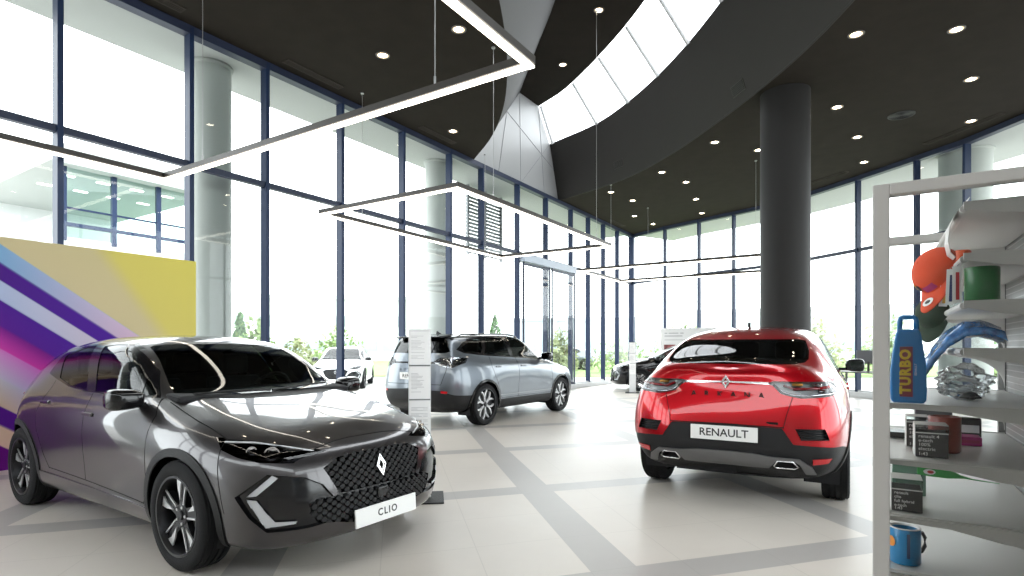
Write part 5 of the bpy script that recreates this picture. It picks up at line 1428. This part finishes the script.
bm = bmesh.new(); box(bm, (-.004, -.0006, .070), (.024, .0008, .112)); add('red_backing', bm, mat('dark red print', (.20, .01, .03), .4), r)
bm = bmesh.new(); text_mesh(bm, 'TURBO', .027, Matrix.Translation((-.005, -.0012, .070)) @ Matrix.Rotation(R(90), 4, 'X') @ Matrix.Rotation(R(90), 4, 'Z'), .0003, space=1.18, bold=.0014)
add('lettering', bm, mat('yellow print', (.75, .52, .02), .4), r)
bm = bmesh.new(); text_mesh(bm, 'RENAULT', .006, Matrix.Translation((.0135, -.0012, .075)) @ Matrix.Rotation(R(90), 4, 'X') @ Matrix.Rotation(R(90), 4, 'Z'), .0003)
add('small_lettering', bm, WHITEPLATE, r)

# caps hanging from the shelf fronts
def cap(label, x, y, z, up, fwd, sc, col, badge=None, patch=None):
    r = item('cap', label, 'cap', x, y, z); m = mat(label[:20] + ' cloth', col, .8, bump=.15, bscale=600)
    u = Vector(up).normalized(); f = Vector(fwd); f = (f - u * f.dot(u)).normalized(); s = u.cross(f); M = Matrix((f, s, u)).transposed().to_4x4() @ Matrix.Scale(sc, 4)
    bm = bmesh.new(); n = 36; rings = []
    for k in range(11):
        t = R(90 * k / 10); rr = math.cos(t); zz = math.sin(t)
        ring_ = []
        for j in range(n):
            a = 2 * math.pi * j / n; seam = 1 - .018 * math.exp(-(((a * 3 / math.pi + .5) % 1 - .5) / .06) ** 2)
            ring_.append(bm.verts.new((1.05 * rr * math.cos(a) * seam, .92 * rr * math.sin(a) * seam, .95 * zz ** .9 if zz > 0 else 0)))
        rings.append(ring_)
    for a_, b_ in zip(rings, rings[1:]):
        for j in range(n): bm.faces.new((a_[j], a_[(j + 1) % n], b_[(j + 1) % n], b_[j]))
    bmesh.ops.remove_doubles(bm, verts=bm.verts, dist=1e-4); bmesh.ops.transform(bm, matrix=M, verts=bm.verts); fix(bm); add('crown', bm, m, r, smooth=True)
    bm = bmesh.new(); a = []; b = []
    for j in range(17):
        t = R(-62 + 124 * j / 16); c, d = math.cos(t), math.sin(t)
        a.append(Vector((1.03 * c, .92 * d, .0))); e = Vector((1.03 * c + .95 * max(0, math.cos(t * 1.42)) ** .6, .92 * d, -.05 - .22 * d * d)); b.append(e)
    for dz in (0, -.05):
        va = [bm.verts.new(p + Vector((0, 0, dz))) for p in a]; vb = [bm.verts.new(p + Vector((0, 0, dz))) for p in b]
        for j in range(16): bm.faces.new((va[j], va[j + 1], vb[j + 1], vb[j]))
    bmesh.ops.transform(bm, matrix=M, verts=bm.verts); add('brim', bm, m, r, smooth=True)
    bm = bmesh.new(); lathe(bm, [(0, .97), (.07, .96), (.08, .93)], 12); bmesh.ops.transform(bm, matrix=M, verts=bm.verts); add('button', bm, m, r, smooth=True)
    if badge:
        bm = bmesh.new(); lathe(bm, [(0, 0), (1, 0)], 20, Matrix.Translation((1.52, .06, .012)) @ Matrix.Diagonal((.20, .30, 1, 1))); bmesh.ops.transform(bm, matrix=M, verts=bm.verts); bd = add('badge', bm, WHITEPLATE, r)
        bm = bmesh.new(); lathe(bm, [(0, 0), (1, 0)], 16, Matrix.Translation((1.52, .06, .022)) @ Matrix.Diagonal((.09, .16, 1, 1))); bmesh.ops.transform(bm, matrix=M, verts=bm.verts); add('badge_mark', bm, INK, bd)
    if patch:
        for (t, e, w, h, c) in patch:
            bm = bmesh.new(); g = 6; vs = []
            for i in range(g + 1):
                row = []
                for j in range(3):
                    A = R(t) + R(w) * (i / g - .5); E = R(e) + R(h) * (j / 2 - .5)
                    row.append(bm.verts.new((1.075 * math.cos(E) * math.cos(A), .945 * math.cos(E) * math.sin(A), .97 * math.sin(E) ** .9)))
                vs.append(row)
            for i in range(g):
                for j in range(2): bm.faces.new((vs[i][j], vs[i + 1][j], vs[i + 1][j + 1], vs[i][j + 1]))
            bmesh.ops.transform(bm, matrix=M, verts=bm.verts); add('side_patch', bm, c, r, smooth=True)
    return r
YEL = mat('yellow patch', (.75, .45, .03), .6); BLK = mat('black patch', (.02, .02, .03), .6); PNK = mat('magenta patch', (.45, .03, .16), .6)
cap('orange baseball cap with white badge hanging in front of the upper shelves', .118, .21, 1.515, (-.80, -.42, .42), (-.18, -.30, -.94), .056, (.72, .075, .02), True, [(-38, 24, 26, 16, YEL), (-20, 20, 22, 18, BLK), (14, 12, 34, 16, PNK)])
cap('dark green cap hanging below and behind the orange one', .122, .40, 1.425, (-.55, -.75, .35), (-.30, -.45, -.84), .043, (.014, .035, .016))

# white folded card display, white cards, clear packets, blue packet
r = item('card_display', 'white curved card display folded over the front of the top shelf', 'card display', 0, 0, 0)
bm = bmesh.new(); pr = [(.158, 1.652), (.148, 1.64), (.136, 1.622), (.128, 1.598), (.126, 1.57), (.131, 1.545), (.141, 1.535)]
for k in range(len(pr) - 1):
    (xa, za), (xb, zb) = pr[k], pr[k + 1]
    q = [Vector((xa, .045 + .012 * k, za)), Vector((xb, .045 + .012 * (k + 1), zb)), Vector((xb, .17, zb)), Vector((xa, .17, za))]
    vs = [bm.verts.new(p) for p in q] + [bm.verts.new(p + Vector((.0015, 0, .0005))) for p in q]
    for f in ((0, 1, 2, 3), (7, 6, 5, 4), (0, 4, 5, 1), (2, 6, 7, 3), (1, 5, 6, 2), (3, 7, 4, 0)): bm.faces.new([vs[i] for i in f])
bmesh.ops.remove_doubles(bm, verts=bm.verts, dist=1e-6)
add('folded_card', bm, SHELFWHITE, r)
for k, (x, y, c, lab) in enumerate(((.139, .065, mat('red card print', (.55, .02, .03), .5), 'white card with a red strip hanging beside the green mug'), (.131, .115, mat('navy card print', (.02, .03, .12), .5), 'white card with a navy strip, middle of the three hanging cards'), (.123, .170, mat('amber card print', (.75, .42, .03), .5), 'white card with an amber strip, leftmost of the three hanging cards'))):
    r = item('hanging_card', lab, 'card', x, y, 1.425, 'white cards on the short shelf'); tilt = Matrix.Rotation(R(2 * k), 4, 'Y')
    bm = bmesh.new(); box(bm, (0, 0, .043), (.016, .003, .080)); bmesh.ops.transform(bm, matrix=tilt, verts=bm.verts); add('card', bm, WHITEPLATE, r)
    bm = bmesh.new(); box(bm, (.001, -.0018, .040), (.006, .0008, .060)); bmesh.ops.transform(bm, matrix=tilt, verts=bm.verts); add('print_strip', bm, c, r)
    bm = bmesh.new(); path_tube(bm, [(.0, 0, .082), (.004, 0, .088), (.010, 0, .088)], .0008, 6); add('hook', bm, CHROME, r)
r = item('tin', 'small round orange tin on the second short shelf, behind the white folded card', 'tin', .172, .30, 1.5295)
bm = bmesh.new(); lathe(bm, [(0, 0), (.017, 0), (.018, .003), (.018, .036), (0, .036)], 28); fix(bm); add('body', bm, mat('orange tin paint', (.72, .10, .02), .4), r, smooth=True, angle=40)
bm = bmesh.new(); lathe(bm, [(0, .044), (.016, .044), (.019, .041), (.019, .033), (.0175, .033)], 28); fix(bm); add('lid', bm, mat('orange tin lid', (.72, .10, .02), .35), r, smooth=True, angle=40)
r = item('shirt_packet', 'shiny blue folded shirt packet drooping over the shelf front, right of the blue bottle', 'packet', 0, 0, 0)
bm = bmesh.new(); P = [(.235, 1.345), (.20, 1.362), (.165, 1.360), (.135, 1.336), (.110, 1.300), (.090, 1.268)]; rows = []; rnd = random.Random(4)
for i in range(26):
    t = i / 25 * (len(P) - 1); k = min(int(t), len(P) - 2); u = t - k; x = P[k][0] * (1 - u) + P[k + 1][0] * u; z = P[k][1] * (1 - u) + P[k + 1][1] * u
    rows.append([(x + rnd.gauss(0, .0006), .13 + .013 * j + .02 * math.sin(i * .12), z + .0030 * math.sin(j * 1.3 + i * .4) + .002 * math.sin(j * 2.7)) for j in range(12)])
up = [[bm.verts.new((x - .004, y, z + .030 * math.sin(math.pi * min(1, max(0, (j + .4) / 11.8))) ** .5)) for j, (x, y, z) in enumerate(rw)] for rw in rows]
dn = [[bm.verts.new((x, y, z - .001)) for x, y, z in rw] for rw in rows]
for A, fl in ((up, 0), (dn, 1)):
    for i in range(25):
        for j in range(11): q = (A[i][j], A[i + 1][j], A[i + 1][j + 1], A[i][j + 1]); bm.faces.new(q[::-1] if fl else q)
for i in range(25):
    bm.faces.new((up[i][0], dn[i][0], dn[i + 1][0], up[i + 1][0])); bm.faces.new((up[i][11], up[i + 1][11], dn[i + 1][11], dn[i][11]))
for e in (0, 25):
    for j in range(11): bm.faces.new((up[e][j], up[e][j + 1], dn[e][j + 1], dn[e][j]))
fix(bm); add('folded_shirt', bm, mat('blue cloth under clear film', (.04, .17, .42), .22, coat=1.0, noise=.6, nscale=60), r, smooth=True)
bm = bmesh.new(); box(bm, (.218, .20, 1.367), (.03, .06, .004)); add('card_tab', bm, WHITEPLATE, r)
def packet(label, x, y, z, sx, sy, sz, seed, inner, innerlab):
    r = item('packet', label, 'packet', x, y, z); rnd = random.Random(seed)
    bm = bmesh.new(); bmesh.ops.create_icosphere(bm, subdivisions=4, radius=1)
    for v in bm.verts: q = 1 + .10 * math.sin(v.co.x * 9 + seed) * math.sin(v.co.y * 7) + .08 * math.sin(v.co.z * 13 + v.co.x * 5) + rnd.uniform(-.025, .025); v.co = Vector((v.co.x * sx * q, v.co.y * sy * q, max(0, (v.co.z * q * (1 - .25 * abs(v.co.x)) + .92) * sz / 2)))
    add('clear_film', bm, glass('crumpled clear film', (.86, .88, .89), 1.5, .15) if 'crumpled clear film' not in bpy.data.materials else bpy.data.materials['crumpled clear film'], r, smooth=True)
    bm = bmesh.new(); lathe(bm, [(0, sz * .34), (sx * .22, sz * .30), (sx * .42, sz * .16), (sx * .46, .004), (0, .004)], 24, Matrix.Translation((sx * .3, 0, 0))); fix(bm); add('contents', bm, inner, r, smooth=True)
    return r
packet('crumpled clear packet with a black lid, on the long shelf behind the blue bottle', .165, .22, 1.207, .048, .06, .055, 1, BLACKPLASTIC, '')
packet('second crumpled clear packet, farther back under the blue shirt packet', .19, .44, 1.207, .06, .08, .085, 2, GREYPRINT, '')
# small flat things
def slab(name, label, cat, x, y, z, s, m, m2=None, rot=0):
    r = item(name, label, cat, x, y, z, rot=rot); bm = bmesh.new(); box(bm, (0, 0, s[2] / 2), s); add('case', bm, m, r, bevel=.002)
    bm = bmesh.new(); box(bm, (0, -s[1] / 2 - .0005, s[2] / 2), (s[0] * .8, .001, s[2] * .35)); add('front_strip', bm, m2 or GREYPRINT, r); return r
slab('key_case', 'flat dark grey case lying far left on the second long shelf', 'case', .045, .42, 1.0825, (.050, .07, .016), DARKALLOY, CARDBLACK)
slab('key_case', 'upright grey case at the back of the second long shelf behind the brick red mug', 'case', .13, .52, 1.0825, (.085, .04, .072), mat('mid grey card', (.12, .12, .125), .6), CARDBLACK)
slab('key_case', 'magenta flat case right of the brick red mug', 'case', .193, .36, 1.0825, (.045, .06, .022), mat('magenta card', (.50, .02, .22), .5), PNK)
slab('key_case', 'dark grey upright case behind the magenta one', 'case', .205, .47, 1.0825, (.05, .03, .058), CARDBLACK, GREYPRINT)
slab('pouch', 'dim green pouch behind the renault clio box on the third long shelf', 'pouch', .062, .27, .9575, (.070, .03, .080), mat('dim green plastic', (.10, .19, .14), .35), mat('deep green print', (.04, .10, .06), .5))
r = item('lanyard', 'vivid green strap with a white oval tag hanging under the second long shelf', 'strap', 0, 0, 0)
bm = bmesh.new(); pts = [(.068, 1.066), (.068, 1.048), (.09, 1.046), (.122, 1.045), (.15, 1.048), (.175, 1.046), (.21, 1.044), (.165, 1.0485), (.145, 1.054), (.124, 1.066)]
prism(bm, pts, Matrix(((1, 0, 0, 0), (0, 0, 1, .055), (0, 1, 0, 0), (0, 0, 0, 1))), .010); fix(bm); add('strap', bm, mat('vivid green leather', (.03, .35, .06), .4), r, bevel=.001)
bm = bmesh.new(); lathe(bm, [(0, 0), (1, 0)], 20, Matrix.Translation((.09, .0545, 1.056)) @ Matrix.Rotation(R(90), 4, 'X') @ Matrix.Diagonal((.011, .006, 1, 1))); ov = add('oval_tag', bm, WHITEPLATE, r)
bm = bmesh.new(); lathe(bm, [(0, 0), (1, 0)], 16, Matrix.Translation((.092, .0540, 1.056)) @ Matrix.Rotation(R(90), 4, 'X') @ Matrix.Diagonal((.006, .0035, 1, 1))); add('tag_mark', bm, mat('red tag mark', (.5, .03, .03), .5), ov)
bm = bmesh.new(); box(bm, (.09, .060, 1.068), (.012, .004, .008)); add('loop', bm, CHROME, r)
r = item('price_tag', 'orange-red tag with white label at the front corner of the third long shelf', 'tag', .004, .06, .925)
bm = bmesh.new(); box(bm, (.0, 0, .012), (.022, .002, .022)); add('tag', bm, mat('orange red tag', (.50, .07, .03), .5), r)
bm = bmesh.new(); box(bm, (.033, 0, .016), (.040, .002, .010)); add('label_strip', bm, WHITEPLATE, r)
bm = bmesh.new(); path_tube(bm, [(0, 0, .022), (.010, 0, .026)], .0008, 6); add('hook', bm, CHROME, r)
